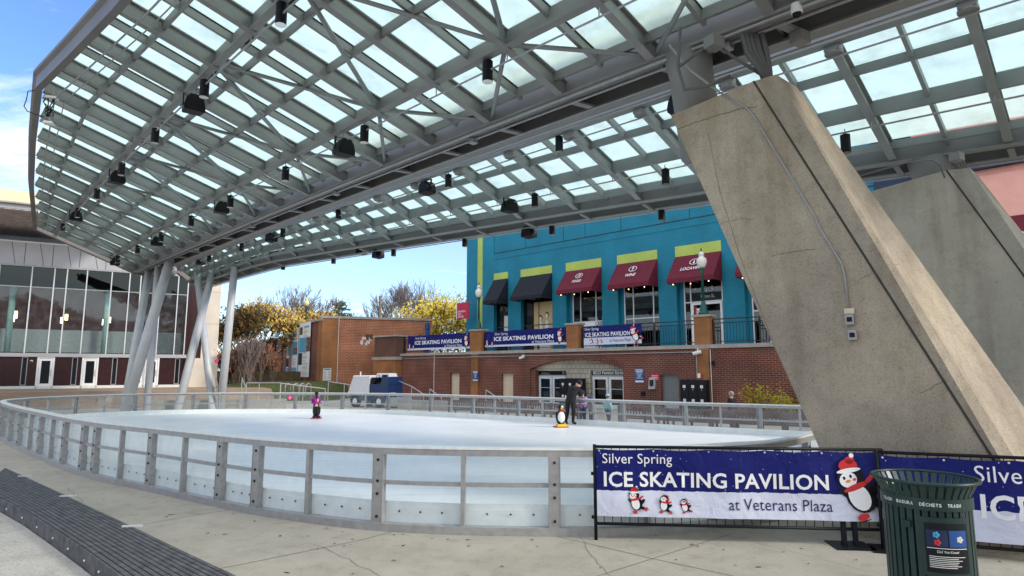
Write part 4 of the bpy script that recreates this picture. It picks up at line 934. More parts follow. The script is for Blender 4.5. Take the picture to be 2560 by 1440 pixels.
def window(x0, x1, zt, kind):
    o = thing('window' if kind != 'e' else 'shop_door', None, None, (x0, .34, ZF)); o.parent = shop; W_, H_ = x1 - x0, zt - ZF
    q = lambda name, m, *b: MB().box(*b).build(name, M[m], o)
    fr = 'gasket' if kind in 'ab' else 'alu_lt'; gl = 'win'
    a0 = .0; a1 = W_
    ver = {'a': [0, .75, W_], 'b': [0, 1.5, W_], 'c': [.35, 1.0, W_ - .72, W_ - .1], 'd': [.3, .95, W_ - .55, W_ - .05], 'e': [.35, .75, W_ - .2], 'f': [.3, 1.2, W_]}[kind]
    for v in ver: q('frame', fr, v - .035, -.03, 0, v + .035, .05, H_ - .9)
    hors = [.0, 2.0 if kind != 'e' else 2.75, H_ - .95]
    for h in hors: q('frame', fr, ver[0] + .036, -.025, h, ver[-1] - .036, .045, h + .07)
    q('glass_pane', gl, ver[0], .0, .07, ver[-1], .008, H_ - .9); q('reveal', 'teal', 0, .05, H_ - .9, W_, .3, H_)
    q('dark_fill', 'teal', 0, -.02, 0, max(.01, ver[0] - .036), .2, H_ - .9)
    if ver[-1] < W_ - .02: q('dark_fill', 'teal', ver[-1] + .036, -.02, 0, W_, .2, H_ - .9)
    return o, W_, H_
for x0, x1, zt, s in OPEN:
    o, W_, H_ = window(x0, x1, zt, s)
    q = lambda name, m, *b: MB().box(*b).build(name, M[m], o)
    if s == 'b':      # faded fashion poster filling the window
        q('poster', 'tan', 1.0, -.012, .15, W_ - .25, -.004, 3.7); mb = MB()
        for cx_, hh in ((1.62, 2.55), (2.22, 2.75)):
            for z0, z1, w0, w1 in ((.3, 1.2, .30, .22), (1.2, 1.9, .20, .16), (1.9, 2.35, .15, .06)): mb.add([(cx_ - w0, -.016, z0), (cx_ + w0, -.016, z0), (cx_ + w1, -.016, z1), (cx_ - w1, -.016, z1)], [(0, 1, 2, 3)])
            mb.ball((cx_, -.014, hh - .08), .13, .004, .17, 10, 6)
        mb.build('poster_figure', M['offwhite'], o)
        mb = MB()
        for cx_, hh in ((1.62, 2.55), (2.22, 2.75)): mb.ball((cx_ + .03, -.012, hh - .02), .19, .003, .24, 10, 6)
        mb.build('poster_hair', M['hairbrown'], o)
    if s == 'a': q('notice', 'offwhite', .8, -.012, .9, 1.35, -.004, 2.9)
    if s == 'c':
        q('poster', 'white', 1.06, -.02, .1, W_ - .80, -.004, 2.02)
        text('LOCA', o, M['black'], (1.55, -.024, 1.30), (1, 0, 0), (0, 0, 1), width=.58, height=.38, bold=.02); text('VINO', o, M['black'], (1.55, -.024, .82), (1, 0, 0), (0, 0, 1), width=.58, height=.38, bold=.02)
        MB().lathe([(.075, .75), (.075, 1.25), (.03, 1.45), (.03, 1.68)], (1.32, -.02, 0), 8, 1, .05).build('bottle_print', M['black'], o)
        mb = MB()
        for i in range(5):
            for j in range(14):
                if (i + j) % 2 == 0:
                    for bx0 in (.42, W_ - .68): mb.box(bx0 + i * .105, -.014, .1 + j * .13, bx0 + (i + 1) * .105, -.006, .1 + (j + 1) * .13)
        mb.build('check_pattern', M['navycloth'], o); q('check_ground', 'offwhite', .40, -.008, .1, .96, -.004, 1.95); q('check_ground', 'offwhite', W_ - .69, -.008, .1, W_ - .13, -.004, 1.95)
    if s == 'e':
        for a in (.80, W_ - .33): q('door_stile', 'white', a, -.09, .02, a + .13, -.035, 2.73)
        q('door_rail', 'white', .93, -.09, 2.6, W_ - .33, -.035, 2.73); q('door_rail', 'white', .93, -.09, .02, W_ - .33, -.035, .25)
        text('8519', o, M['offwhite'], (1.45, -.02, 3.35), (1, 0, 0), (0, 0, 1), width=.75, height=.32); text('Fenton St.', o, M['offwhite'], (1.40, -.02, 3.0), (1, 0, 0), (0, 0, 1), width=.85, height=.20)
        q('poster', 'white', 1.02, -.02, 1.2, 1.62, -.01, 2.4); q('poster', 'red', .98, -.024, 1.4, 1.10, -.012, 2.5); text('LOCA', o, M['black'], (1.15, -.026, 2.05), (1, 0, 0), (0, 0, 1), width=.42, height=.25, bold=.02); text('VINO', o, M['black'], (1.15, -.026, 1.70), (1, 0, 0), (0, 0, 1), width=.42, height=.25, bold=.02)
AW = [('a', 'blackcanvas', -16.88, -15.37, 9.28, 7.55, 'narrow black awning, leftmost on the blue building'), ('b', 'blackcanvas', -14.05, -11.03, 9.22, 7.6, 'wide black awning over the window with the faded poster'), ('c', 'maroon', -9.76, -6.76, 9.18, 7.72, 'dark red awning lettered FOOD'),
      ('d', 'maroon', -5.5, -2.54, 9.19, 7.68, 'dark red awning lettered WINE'), ('e', 'maroon', -1.31, 1.61, 9.15, 7.64, 'dark red awning over the shop door, behind the right street lamp'), ('f', 'maroon', 2.85, 5.85, 9.15, 7.6, 'dark red awning mostly hidden behind the near pier'),
      ('g', 'maroon', 13.6, 17.4, 9.0, 7.4, 'dark red awning on the pink building at the right edge')]
for s, m, x0, x1, zt, zb, lab in AW:
    o = thing('awning', lab, 'awning', TF.w(x0, FD, zt), TF.rot, 'awnings along the shop fronts'); W_ = x1 - x0; dz = zb - zt; P_ = 1.15
    k = 8; vs = []
    mb = MB()
    for i in range(k):
        for j in range(4):
            def sp(u, v): return (W_ * u, -.02 - P_ * v, dz * v - .05 * math.sin(math.pi * v) * (1 - .5 * abs(2 * u - 1)))
            mb.quad(sp(i / k, j / 4), sp(i / k, (j + 1) / 4), sp((i + 1) / k, (j + 1) / 4), sp((i + 1) / k, j / 4))
    mb.box(0, -P_ - .03, dz - .26, W_, -P_ - .015, dz + .005)
    for x in (0, W_): mb.add([(x, -.02, 0), (x, -.02 - P_, dz), (x, -.02 - P_, dz - .26), (x, -.02, dz - .26)], [(0, 1, 2, 3)])
    mb.build('canvas', M[m], o)
    mb = MB(); [mb.tube([(x, -.03, dz - .2), (x, -P_, dz - .2)], .02, 5) for x in (.05, W_ / 2, W_ - .05)]; mb.build('frame', M['alu'], o)
    wd = {'c': 'FOOD', 'd': 'WINE', 'e': 'LOCAVINO', 'g': 'LOCAVINO'}.get(s)
    if wd:
        sl = Vector((0, P_, -dz)).normalized(); nn = Vector((0, dz, P_)).normalized()
        if nn.y > 0: nn = -nn
        base = Vector((W_ / 2, -.02 - P_ * .70, dz * .70)) + Vector((0, -.05, .03))
        text(wd, o, M['banner_txt'], base, (1, 0, 0), sl, height=.24, width=.26 * len(wd) * .72, center=True, bold=.02, shear=.2)
        mb = MB(); cc = Vector((W_ / 2, -.02 - P_ * .36, dz * .36)) + Vector((0, -.06, .03))
        for i in range(24):
            a0, a1 = 2 * math.pi * i / 24, 2 * math.pi * (i + 1) / 24
            f = lambda a, r: cc + Vector((1, 0, 0)) * math.cos(a) * r * 1.25 + sl * math.sin(a) * r
            mb.quad(f(a0, .20), f(a1, .20), f(a1, .235), f(a0, .235))
        rr = lambda x0_, y0_, x1_, y1_: mb.quad(cc + Vector((x0_, 0, 0)) + sl * y0_, cc + Vector((x1_, 0, 0)) + sl * y0_, cc + Vector((x1_, 0, 0)) + sl * y1_, cc + Vector((x0_, 0, 0)) + sl * y1_)
        if s == 'c': rr(-.08, -.15, -.04, .15); rr(.04, -.15, .08, .0); rr(.02, .0, .10, .14)
        elif s == 'd': rr(-.015, -.14, .015, 0); rr(-.06, -.15, .06, -.12); rr(-.06, 0, .06, .14)
        else: rr(-.045, -.15, .045, .05); rr(-.018, .05, .018, .15)
        mb.build('emblem', M['banner_txt'], o)
    if s in 'cdef':
        for i in range(3):
            b_ = MB().ball((W_ * (.12 + .38 * i), -P_ + .1, dz - .32 - .05 * (i % 2)), .030); b_.build('string_bulb', M['bulb'], o, smooth=True)
o = thing('blade_sign', 'red blade sign with white lettering on the blue building corner', 'sign', TF.w(-19.6, FD - 1.35, 6.3), TF.rot)
mb = MB(); mb.box(0, -.04, 0, 1.35, .04, 1.25); mb.build('board', M['signred'], o); MB().box(-.06, -.05, -.02, .0, .05, 1.27).build('edge', M['white'], o); MB().tube([(.6, 0, 1.3), (.6, 1.3, 1.3)], .03, 6).build('arm', M['alu'], o)
for i, t_ in enumerate(('EUROPEAN', 'WAX', 'CENTER')): text(t_, o, M['banner_txt'], (.12, -.05, .50 - i * .20), (1, 0, 0), (0, 0, 1), height=.14, width=(.85, .38, .66)[i], bold=.015)
# navy and pink buildings further right along the same street front
rb = thing('pink_building', 'pink and salmon building with navy cornice right of the blue building', 'building', TF.w(0, FD, 0), TF.rot)
def rbx(name, m, *b): MB().box(*b).build(name, M[m], rb)
rbx('navy_wall', 'navy', 9.6, -.05, 3, 11.3, .6, 15.0); rbx('wall', 'pink', 11.3, 0, 3, 60, .6, 15.5); rbx('navy_cornice', 'navy_s', 11.3, -.35, 11.2, 60, 0, 11.85); rbx('roof', 'plaza', 11.3, .6, 15, 60, 30, 15.4)
for x in (13.4, 18.2, 23.0, 28, 33): rbx('salmon_panel', 'salmon', x, -.06, 7.9, x + 4.0, .0, 10.9); rbx('pilaster', 'pink', x - .7, -.12, 3.2, x - .05, 0, 11.15)
for x in (13.6, 18.4): rbx('window', 'dark', x, -.02, 3.4, x + 3.6, .0, 7.4); rbx('window_frame', 'alu_lt', x, -.05, 5.9, x + 3.6, -.021, 6.0)

# ================================================================ brick block with two posters, wall behind it
KB = onz(800, 978, .55); KB.z = 0
a_r = math.atan2(2.4, 6.8); DR = Vector((math.cos(a_r), math.sin(a_r), 0)); DLv = Vector((-5.2, 7.5, 0)).normalized()
blk = thing('brick_block', 'tall plain brick block with stone cap at the corner of the terrace', 'building', KB, 0)
ZT = onpl(800, 795, KB, Vector((-DR.y, DR.x, 0))).z
w_ = MB().box(0, 0, -.1, 9.5, .5, ZT).build('wall', M['brick_or'], blk, rz=a_r)  # brighter brick than the poster face: sunlight put into the colour
ll = math.atan2(DLv.y, DLv.x)
NL = Vector((DLv.y, -DLv.x, 0)) * -1                                  # outward normal of the poster face
w2 = MB().box(.5, -.5, -.1, 8.6, 0, ZT - .2).build('wall', M['brick'], blk, rz=ll)  # darker brick on this side: its shade is put into the colour
cp = MB(); cp.box(-.1, -.12, ZT, 9.5, .7, ZT + .20); cp.build('cap', M['coping'], blk, rz=a_r)
cp = MB(); cp.box(-.05, -.65, ZT - .2, 8.7, .12, ZT); cp.build('cap', M['coping'], blk, rz=ll)
for x0, x1 in ((0, 1.05), (3.95, 4.75), (7.6, 8.4)): MB().box(x0, -.3, -.1, x1, .05, ZT - (0 if x0 == 0 else .2)).build('pilaster', M['brick_tan'], blk, rz=ll)
MB().box(-.02, -.06, -.1, 1.28, .3, ZT).build('corner_pilaster', M['brick_tan'], blk, rz=a_r)
MB().tube([DR * 1.34 + Vector((.03, -.09, 0)), DR * 1.34 + Vector((.03, -.09, ZT))], .03, 6).build('downpipe', M['offwhite'], blk)
bk = MB().prism([(0.2, .4), (DR.x * 9.4, DR.y * 9.4 + .3), (DR.x * 9.4 + DLv.x * 8, DR.y * 9.4 + DLv.y * 8), (DLv.x * 8.4 + .2, DLv.y * 8.4)], -.1, ZT - .3).build('core', M['plaza'], blk)
BKF = Frame(KB, a_r)
x0, z0 = BKF.at(806, 952, -.02); x1, z1 = BKF.at(829, 920, -.02); o = thing('notice_board', 'white notice board with dark heading on the brick block', 'sign', BKF.w(x0, -.03, z0), a_r); W_, H_ = x1 - x0, z1 - z0
MB().box(0, -.04, 0, W_, 0, H_).build('frame', M['alu'], o); MB().box(.05, -.046, .05, W_ - .05, -.0405, H_ - .05).build('paper', M['offwhite'], o); MB().box(.12, -.05, H_ - .16, W_ - .12, -.0465, H_ - .09).build('heading', M['black'], o)
mb = MB(); [mb.box(.12 + (W_ / 2 - .05) * (i % 2), -.049, .12 + (H_ - .35) * (i // 2) / 16, .08 + (W_ / 2 - .06) * (1 + i % 2) - random.uniform(0, .12), -.0465, .14 + (H_ - .35) * (i // 2) / 16) for i in range(32)]; mb.build('text_lines', M['conduit'], o)
mb = MB(); x, z = BKF.at(903, 853, -.02)
for i in range(9): mb.ball((x + random.uniform(-.1, .9), -.012, z + random.uniform(-.45, .45)), .06 + .06 * random.random(), .01, .10 + .12 * random.random(), 8, 6)
o = mb.build('bird_droppings', M['offwhite'], blk, rz=a_r)
x, z = BKF.at(914, 843, -.02); MB().box(x, -.02, z - .25, x + .6, .02, z + .25).build('dark_patch', M['brick_br'], blk, rz=a_r)
def at_l(d): return BKF
LF = Frame(KB, ll - math.pi)        # frame whose x runs from far to near on the poster face
for px0, px1, pt, pb, lab, sd_ in ((723, 745, 820, 945, 'left tall white poster with pale blue panels on the brick block', 1), (753, 775, 805, 943, 'right tall white poster with pale blue panels on the brick block', 2)):
    x0, z1 = LF.at(px0, pt + 4, .0); x1, z0 = LF.at(px1, pb, .0); off = -.11
    o = thing('poster', lab, 'poster', LF.w(x0, off, z0), LF.rot, 'tall posters on the brick block'); W_, H_ = x1 - x0, z1 - z0
    MB().box(0, -.02, 0, W_, 0, H_).build('sheet', M['white'], o)
    if sd_ == 1: bl = [(.28, .48, .15, .95), (.06, .22, .5, .95)][0:2]
    def pr(name, m, a, b, c, d, y=-.026): MB().box(W_ * a, y, H_ * c, W_ * b, -.0205, H_ * d).build(name, M[m], o)
    if sd_ == 1:
        pr('blue_panel', 'skyblue', .05, .95, .45, .72); pr('blue_panel', 'skyblue', .05, .95, .03, .20); pr('photo', 'hairbrown', .55, .95, .48, .60, -.03); pr('photo', 'dark', .0, .25, .22, .40); pr('heading', 'skyblue', .2, .85, .82, .88); pr('heading', 'orange', .15, .9, .76, .785)
    else:
        pr('blue_panel', 'skyblue', .05, .80, .45, .72); pr('photo', 'hairbrown', .70, 1.0, .46, .72, -.03); pr('photo', 'dark', .02, .35, .22, .44); pr('photo', 'grass', .05, .3, .78, .92); pr('heading', 'skyblue', .45, .85, .90, .93)
    mb = MB()
    for i in range(44):
        zz_ = .04 + .92 * i / 44; wd = random.uniform(.3, .75)
        if random.random() < .75: mb.box(W_ * (.28 if sd_ == 1 else .4), -.034, H_ * zz_, W_ * min(.92, .28 + wd), -.031, H_ * (zz_ + .007))
    mb.build('text_lines', M['coping'], o)
# retaining wall with pillars running back from the block
rw = thing('retaining_wall', 'orange brick retaining wall with pillars running back beside the trees', 'wall', KB + DLv * 8.4, ll)
MB().box(0, -.3, -.1, 26, .0, 4.3).build('wall', M['brick_or'], rw)
for i in range(7): MB().box(.2 + i * 3.8, -.5, -.1, 1.2 + i * 3.8, .14, 5.6).build('pillar', M['brick_or'], rw); MB().box(.1 + i * 3.8, -.6, 5.6, 1.3 + i * 3.8, .24, 5.75).build('pillar_cap', M['coping'], rw)
for i in range(6): MB().box(1.2 + i * 3.8, -.2, 4.35, 4.0 + i * 3.8, -.16, 5.4).build('railing_panel', M['black'], rw)
street_lamp(atd(763, 838, 66), 3.1, 'distant street lamp with yellowed globe above the brick block', 'globey', grp='ornamental street lamps')
p = atd(947, 870, 75); o = thing('wood_pole', 'weathered wooden pole among the bare trees', 'pole', (p.x, p.y, 0)); MB().tube([(0, 0, 0), (0, 0, atd(947, 740, 75).z)], [.2, .16], 8).build('shaft', M['wood'], o)
p = atd(1068, 850, 56); o = thing('blue_post', 'blue post behind the leftmost terrace banner', 'post', (p.x, p.y, 0)); zt = atd(1068, 808, 56).z; MB().tube([(0, 0, 0), (0, 0, zt - .5)], .16, 10).build('post', M['signblue'], o); MB().lathe([(.22, zt - .5), (.22, zt - .05), (.1, zt)], (0, 0, 0), 10).build('head', M['signblue'], o)

# ================================================================ ice rink
RP = [(-17.98, 22.2), (-15.19, 19.35), (-12.33, 16.68), (-10.75, 15.22), (-8.88, 13.65), (-7.04, 12.4), (-5.05, 11.02), (-4.12, 10.42), (-3.12, 9.9), (-1.97, 9.42), (-.63, 9.17), (.63, 9.10), (1.5, 9.12), (2.43, 9.33), (3.45, 9.72), (4.25, 10.12), (5.1, 11.0),
      (6.6, 12.8), (8.6, 15.4), (9.9, 17.6), (9.9, 19.3), (8.8, 20.3), (6.2, 21.9), (4.5, 23.3), (1.2, 25.9), (-1.4, 27.8), (-3.8, 29.4), (-6.0, 30.5), (-8.4, 31.1), (-11, 31.4), (-14.5, 31.2), (-17.0, 30.4), (-18.9, 28.7), (-19.7, 26.4), (-19.3, 24.1)]
def catmull(P, m):
    out = []; n = len(P)
    for i in range(n):
        p0, p1, p2, p3 = (Vector(P[(i + j) % n]) for j in (-1, 0, 1, 2))
        for k in range(m):
            t = k / m; out.append(.5 * ((2 * p1) + (p2 - p0) * t + (2 * p0 - 5 * p1 + 4 * p2 - p3) * t * t + (3 * p1 - p0 - 3 * p2 + p3) * t ** 3))
    return out
RC = catmull(RP, 8); RN = len(RC)
def rnorm(i): t = (RC[(i + 1) % RN] - RC[(i - 1) % RN]).normalized(); return Vector((t.y, -t.x))
ICE, RTOP = .2, 1.2
ice = MB(); ice.prism([(p - rnorm(i) * .06)[:] for i, p in enumerate(RC)], -.05, ICE)
icem = mat('ice', (.83, .86, .87), .38, .04, .5, spec=.22, bump=.03, bscale=14, col2=(.89, .91, .91)); t_, n_, l_ = nodes_of(icem)
_c = n_.new('ShaderNodeTexCoord'); _p = n_['Principled BSDF']; _src = _p.inputs['Base Color'].links[0].from_socket
for _rot, _sc in ((25, (.35, 5, 1)), (-50, (.4, 6, 1))):                       # skate cuts and scraped snow
    _m = n_.new('ShaderNodeMapping'); _m.inputs['Rotation'].default_value = (0, 0, R(_rot)); _m.inputs['Scale'].default_value = _sc; l_.new(_c.outputs['Object'], _m.inputs[0])
    _n = n_.new('ShaderNodeTexNoise'); _n.inputs['Scale'].default_value = 1.6; _n.inputs['Detail'].default_value = 7; _n.inputs['Distortion'].default_value = .8; l_.new(_m.outputs[0], _n.inputs['Vector'])
    _r = n_.new('ShaderNodeValToRGB'); _r.color_ramp.elements[0].position = .30; _r.color_ramp.elements[1].position = .46; _r.color_ramp.elements[0].color = (.86, .90, .92, 1); _r.color_ramp.elements[1].color = (1, 1, 1, 1); l_.new(_n.outputs['Fac'], _r.inputs[0])
    _x = n_.new('ShaderNodeMixRGB'); _x.blend_type = 'MULTIPLY'; _x.inputs[0].default_value = 1; l_.new(_src, _x.inputs[1]); l_.new(_r.outputs[0], _x.inputs[2]); _src = _x.outputs[0]
l_.new(_src, _p.inputs['Base Color'])
tag(ice.build('ice', icem), 'pale blue white sheet of skating ice', None, None, 'structure')
# scratches and scraped snow on the ice
rk = thing('rink_barrier', 'oval ice rink barrier of aluminium posts, clear panels and pale top rail', 'barrier', (0, 0, 0))
def rsweep(name, m, o0, o1, z0, z1, smooth=False): mb = MB(); mb.sweep(RC, o0, o1, z0, z1); return mb.build(name, m, rk, smooth=smooth)
rsweep('top_rail', mat('pale_rail_cap', (.72, .75, .75), .4, .08, 9), -.10, .07, RTOP - .03, RTOP); rsweep('top_channel', M['alu'], -.02, .06, RTOP - .12, RTOP - .031)
rsweep('base_channel', M['alu'], -.06, .09, .0, .11)
rsweep('kick_strip', M['kick'], -.075, -.045, ICE - .02, ICE + .20); rsweep('kick_plate', M['kick'], -.044, -.035, .10, .33)
near = [16, 37, 60, 86, 113, 141, 174, 222, 253, 316, 392, 473, 566, 656, 782, 955, 1161, 1384, 1610]
wide = {16, 37, 60, 113, 174, 222, 253, 392, 566, 656, 955, 1384}
def s_of(px, lo, hi):
    r = ray(px, 1000); az = r.x / r.y; best = None
    for i in range(lo, hi):
        a, b = RC[i % RN], RC[(i + 1) % RN]; fa, fb = a.x - az * a.y, b.x - az * b.y
        if fa * fb <= 0 and fa != fb: return i + fa / (fa - fb)
def rpt(s): i = int(math.floor(s)); f = s - i; return RC[i % RN].lerp(RC[(i + 1) % RN], f), (rnorm(i) * (1 - f) + rnorm(i + 1) * f).normalized()
posts = []
for px in near:
    s = s_of(px, 0, 13 * 8 + 4)
    if s is not None: posts.append((s, px in wide))
posts.sort(); s_last = posts[-1][0]
# continue round the rest at a regular spacing
L_ = 0; s = s_last; step = 1.22; alt = 0; acc = 0
while s < posts[0][0] + RN - .3:
    i = int(s); acc += (RC[(i + 1) % RN] - RC[i % RN]).length * .05; s += .05
    if acc >= step: posts.append((s, alt % 2 == 0)); alt += 1; acc = 0
for s, wd in posts:
    p, nn = rpt(s); an = math.atan2(nn.y, nn.x) - math.pi / 2
    o = thing('post', None, None, (p.x, p.y, 0), an); o.parent = rk        # local y points outwards
    if wd:
        MB().box(-.085, -.03, .11, -.075, .075, RTOP - .12).box(.075, -.03, .11, .085, .075, RTOP - .12).box(-.075, .052, .11, .075, .068, RTOP - .12).build('upright', M['alu'], o)
        if p.y < 23:
            for z in (.20, .52, .70, 1.0): MB().tube([(.0, .066, z), (.0, .082, z)], .021, 8).build('bolt', M['dark'], o)
    else: MB().box(-.03, -.03, .11, .03, .06, RTOP - .12).build('upright', M['alu'], o)
pairs = list(zip(posts, posts[1:] + [(posts[0][0] + RN, True)]))
for (s0, w0), (s1, w1) in pairs:
    k = max(2, int((s1 - s0) * 1.2)); cs = [rpt(lerp(s0, s1, i / k)) for i in range(k + 1)]
    mb = MB(); mb.sweep([p for p, _ in cs], -.032, -.024, .11, RTOP - .12, closed=False); mb.build('clear_panel', M['rinkglass'], rk)
    mb = MB(); mb.sweep([p for p, _ in cs], -.02, .035, .65, .705, closed=False); mb.build('mid_rail', M['alu'], rk)
    mb = MB()
    if cs[0][0].y < 16:
        for i in range(1, 4):
            p, nn = rpt(lerp(s0, s1, i / 4)); a = Vector((p.x, p.y, .27)) + Vector((nn.x, nn.y, 0)) * -.02; MB().tube([a, a + Vector((nn.x, nn.y, 0)) * .008], .014, 8).build('kick_bolt', M['dark'], rk)
# flower decal and small notice on the panels
def on_boards(px, py, lo, hi):
    s = s_of(px, lo, hi); p, nn = rpt(s); r = ray(px, py); z = CH + r.z * (p.y / r.y); return Vector((p.x, p.y, z)), nn
p, nn = on_boards(726, 994, 24 * 8, 33 * 8); d = thing('flower_decal', 'pink blossom decal stuck on the far rink panel', 'decal', p - Vector((nn.x, nn.y, 0)) * .06, math.atan2(nn.y, nn.x) - math.pi / 2)
mb = MB()
for q in range(5): an = math.pi / 2 + q * 2 * math.pi / 5; mb.ball((.075 * math.cos(an), 0, .075 * math.sin(an)), .052, .006, .052, 12, 6)
mb.build('petals', M['pinkdot'], d); MB().ball((0, -.006, 0), .045, .006, .045, 12, 6).build('centre', M['pinklt'], d)
p, nn = on_boards(97, 1094, 0, 60); o = thing('panel_notice', 'small white notice stuck on the left near rink panel', 'sign', p + Vector((nn.x, nn.y, 0)) * .005, math.atan2(nn.y, nn.x) - math.pi / 2)
MB().box(-.13, 0, -.14, .13, .004, .14).build('sheet', M['offwhite'], o); mb = MB(); [mb.box(-.10, .0045, .08 - .05 * i, .10, .006, .10 - .05 * i) for i in range(5)]; mb.build('text_lines', M['conduit'], o)

# ================================================================ banners
def bannermat(name, wh, snow, seed):
    m = mat(name, (.012, .015, .17), .6, .1, 2, spec=.2); t, n, l = nodes_of(m); p = n['Principled BSDF']; c = n.new('ShaderNodeTexCoord'); sp = n.new('ShaderNodeSeparateXYZ'); l.new(c.outputs['Object'], sp.inputs[0])
    ns = n.new('ShaderNodeTexNoise'); ns.inputs['Scale'].default_value = 9; ns.inputs['Detail'].default_value = 6; l.new(c.outputs['Object'], ns.inputs['Vector'])
    def mt(op, a, b):
        q = n.new('ShaderNodeMath'); q.operation = op
        for i, v in enumerate((a, b)):
            if isinstance(v, (int, float)): q.inputs[i].default_value = v
            else: l.new(v, q.inputs[i])
        return q.outputs[0]
    ed = mt('MULTIPLY_ADD', ns.outputs['Fac'], .05 * wh); ed.node.inputs[2].default_value = snow * wh - .025 * wh
    isn = mt('LESS_THAN', sp.outputs[2], ed)
    vo = n.new('ShaderNodeTexVoronoi'); vo.inputs['Scale'].default_value = 11 / wh; l.new(c.outputs['Object'], vo.inputs['Vector']); st = mt('LESS_THAN', vo.outputs['Distance'], .085)
    mx = n.new('ShaderNodeMixRGB'); l.new(st, mx.inputs[0]); mx.inputs[1].default_value = (.006, .010, .125, 1); mx.inputs[2].default_value = (.42, .45, .65, 1)
    m2 = n.new('ShaderNodeMixRGB'); l.new(isn, m2.inputs[0]); l.new(mx.outputs[0], m2.inputs[1]); m2.inputs[2].default_value = (.60, .63, .76, 1); l.new(m2.outputs[0], p.inputs['Base Color'])
    w2 = n.new('ShaderNodeTexNoise'); w2.inputs['Scale'].default_value = 3.5; w2.inputs['Detail'].default_value = 4; w2.inputs['Distortion'].default_value = 1.2; l.new(c.outputs['Object'], w2.inputs['Vector'])
    bp = n.new('ShaderNodeBump'); bp.inputs['Strength'].default_value = .5; bp.inputs['Distance'].default_value = .05; l.new(w2.outputs['Fac'], bp.inputs['Height']); l.new(bp.outputs[0], p.inputs['Normal'])
    return m
M['ban1'] = bannermat('banner_print', 1.0, .38, 0); M['ban2'] = bannermat('banner_print_blue', 1.0, .12, 1)
def ell(mb, cx_, cz_, rx, rz_, rot, y, n=18):
    vs = [(cx_ + rx * math.cos(a) * math.cos(rot) - rz_ * math.sin(a) * math.sin(rot), y, cz_ + rx * math.cos(a) * math.sin(rot) + rz_ * math.sin(a) * math.cos(rot)) for a in (2 * math.pi * i / n for i in range(n))]
    mb.add(vs, [tuple(range(n))])
PENM = ['black', 'banner_txt', 'red', 'orange', 'pinkdot']
def penguin_print(parent, x, z, h, hat='santa', y=-.012, tilt=.0, skate=True):
    """flat printed penguin of height h, feet at (x, z)"""
    mb = MB(); e = .0006
    def E(m, cx_, cz_, rx, rz_, rot=0, ly=0):
        mb.mi = m; c, s = math.cos(tilt), math.sin(tilt); ell(mb, x + (cx_ * c - cz_ * s) * h, z + (cx_ * s + cz_ * c) * h, rx * h, rz_ * h, rot + tilt, y - e * ly)
    E(0, -.02, .36, .22, .27, .25, 0); E(0, .16, .36, .07, .20, -.9, 0); E(0, -.2, .42, .05, .17, .7, 0)
    E(1, -.05, .34, .15, .21, .2, 1); E(0, -.08, .66, .20, .17, 0, 2); E(1, -.12, .63, .13, .115, 0, 3)
    E(0, -.17, .67, .020, .026, 0, 4); E(0, -.07, .67, .020, .026, 0, 4); E(3, -.13, .61, .04, .022, 0, 4); E(4, -.03, .61, .03, .022, 0, 4); E(2, -.05, .50, .19, .045, .1, 4); E(2, .18, .56, .10, .035, .5, 4)
    if hat == 'santa': E(2, -.05, .83, .14, .10, -.25, 3); E(2, .0, .90, .07, .06, 0, 3); E(1, -.07, .76, .18, .035, -.12, 5); E(1, .05, .96, .035, .035, 0, 5)
    elif hat == 'muffs': E(2, .07, .68, .06, .07, 0, 5); E(2, -.05, .83, .16, .02, 0, 5)
    else: E(1, -.08, .68, .16, .05, 0, 5); E(0, -.08, .68, .12, .028, 0, 6)
    E(2, -.10, .05, .09, .05, 0, 2); E(0, .20, .17, .12, .06, -.35, 0); E(2, .31, .13, .085, .055, .6, 2)
    if skate: E(0, -.10, -.01, .10, .010, 0, 3); E(0, .36, .08, .10, .010, .6, 3)
    return mb.build('printed_penguin', [M[k] for k in PENM], parent)
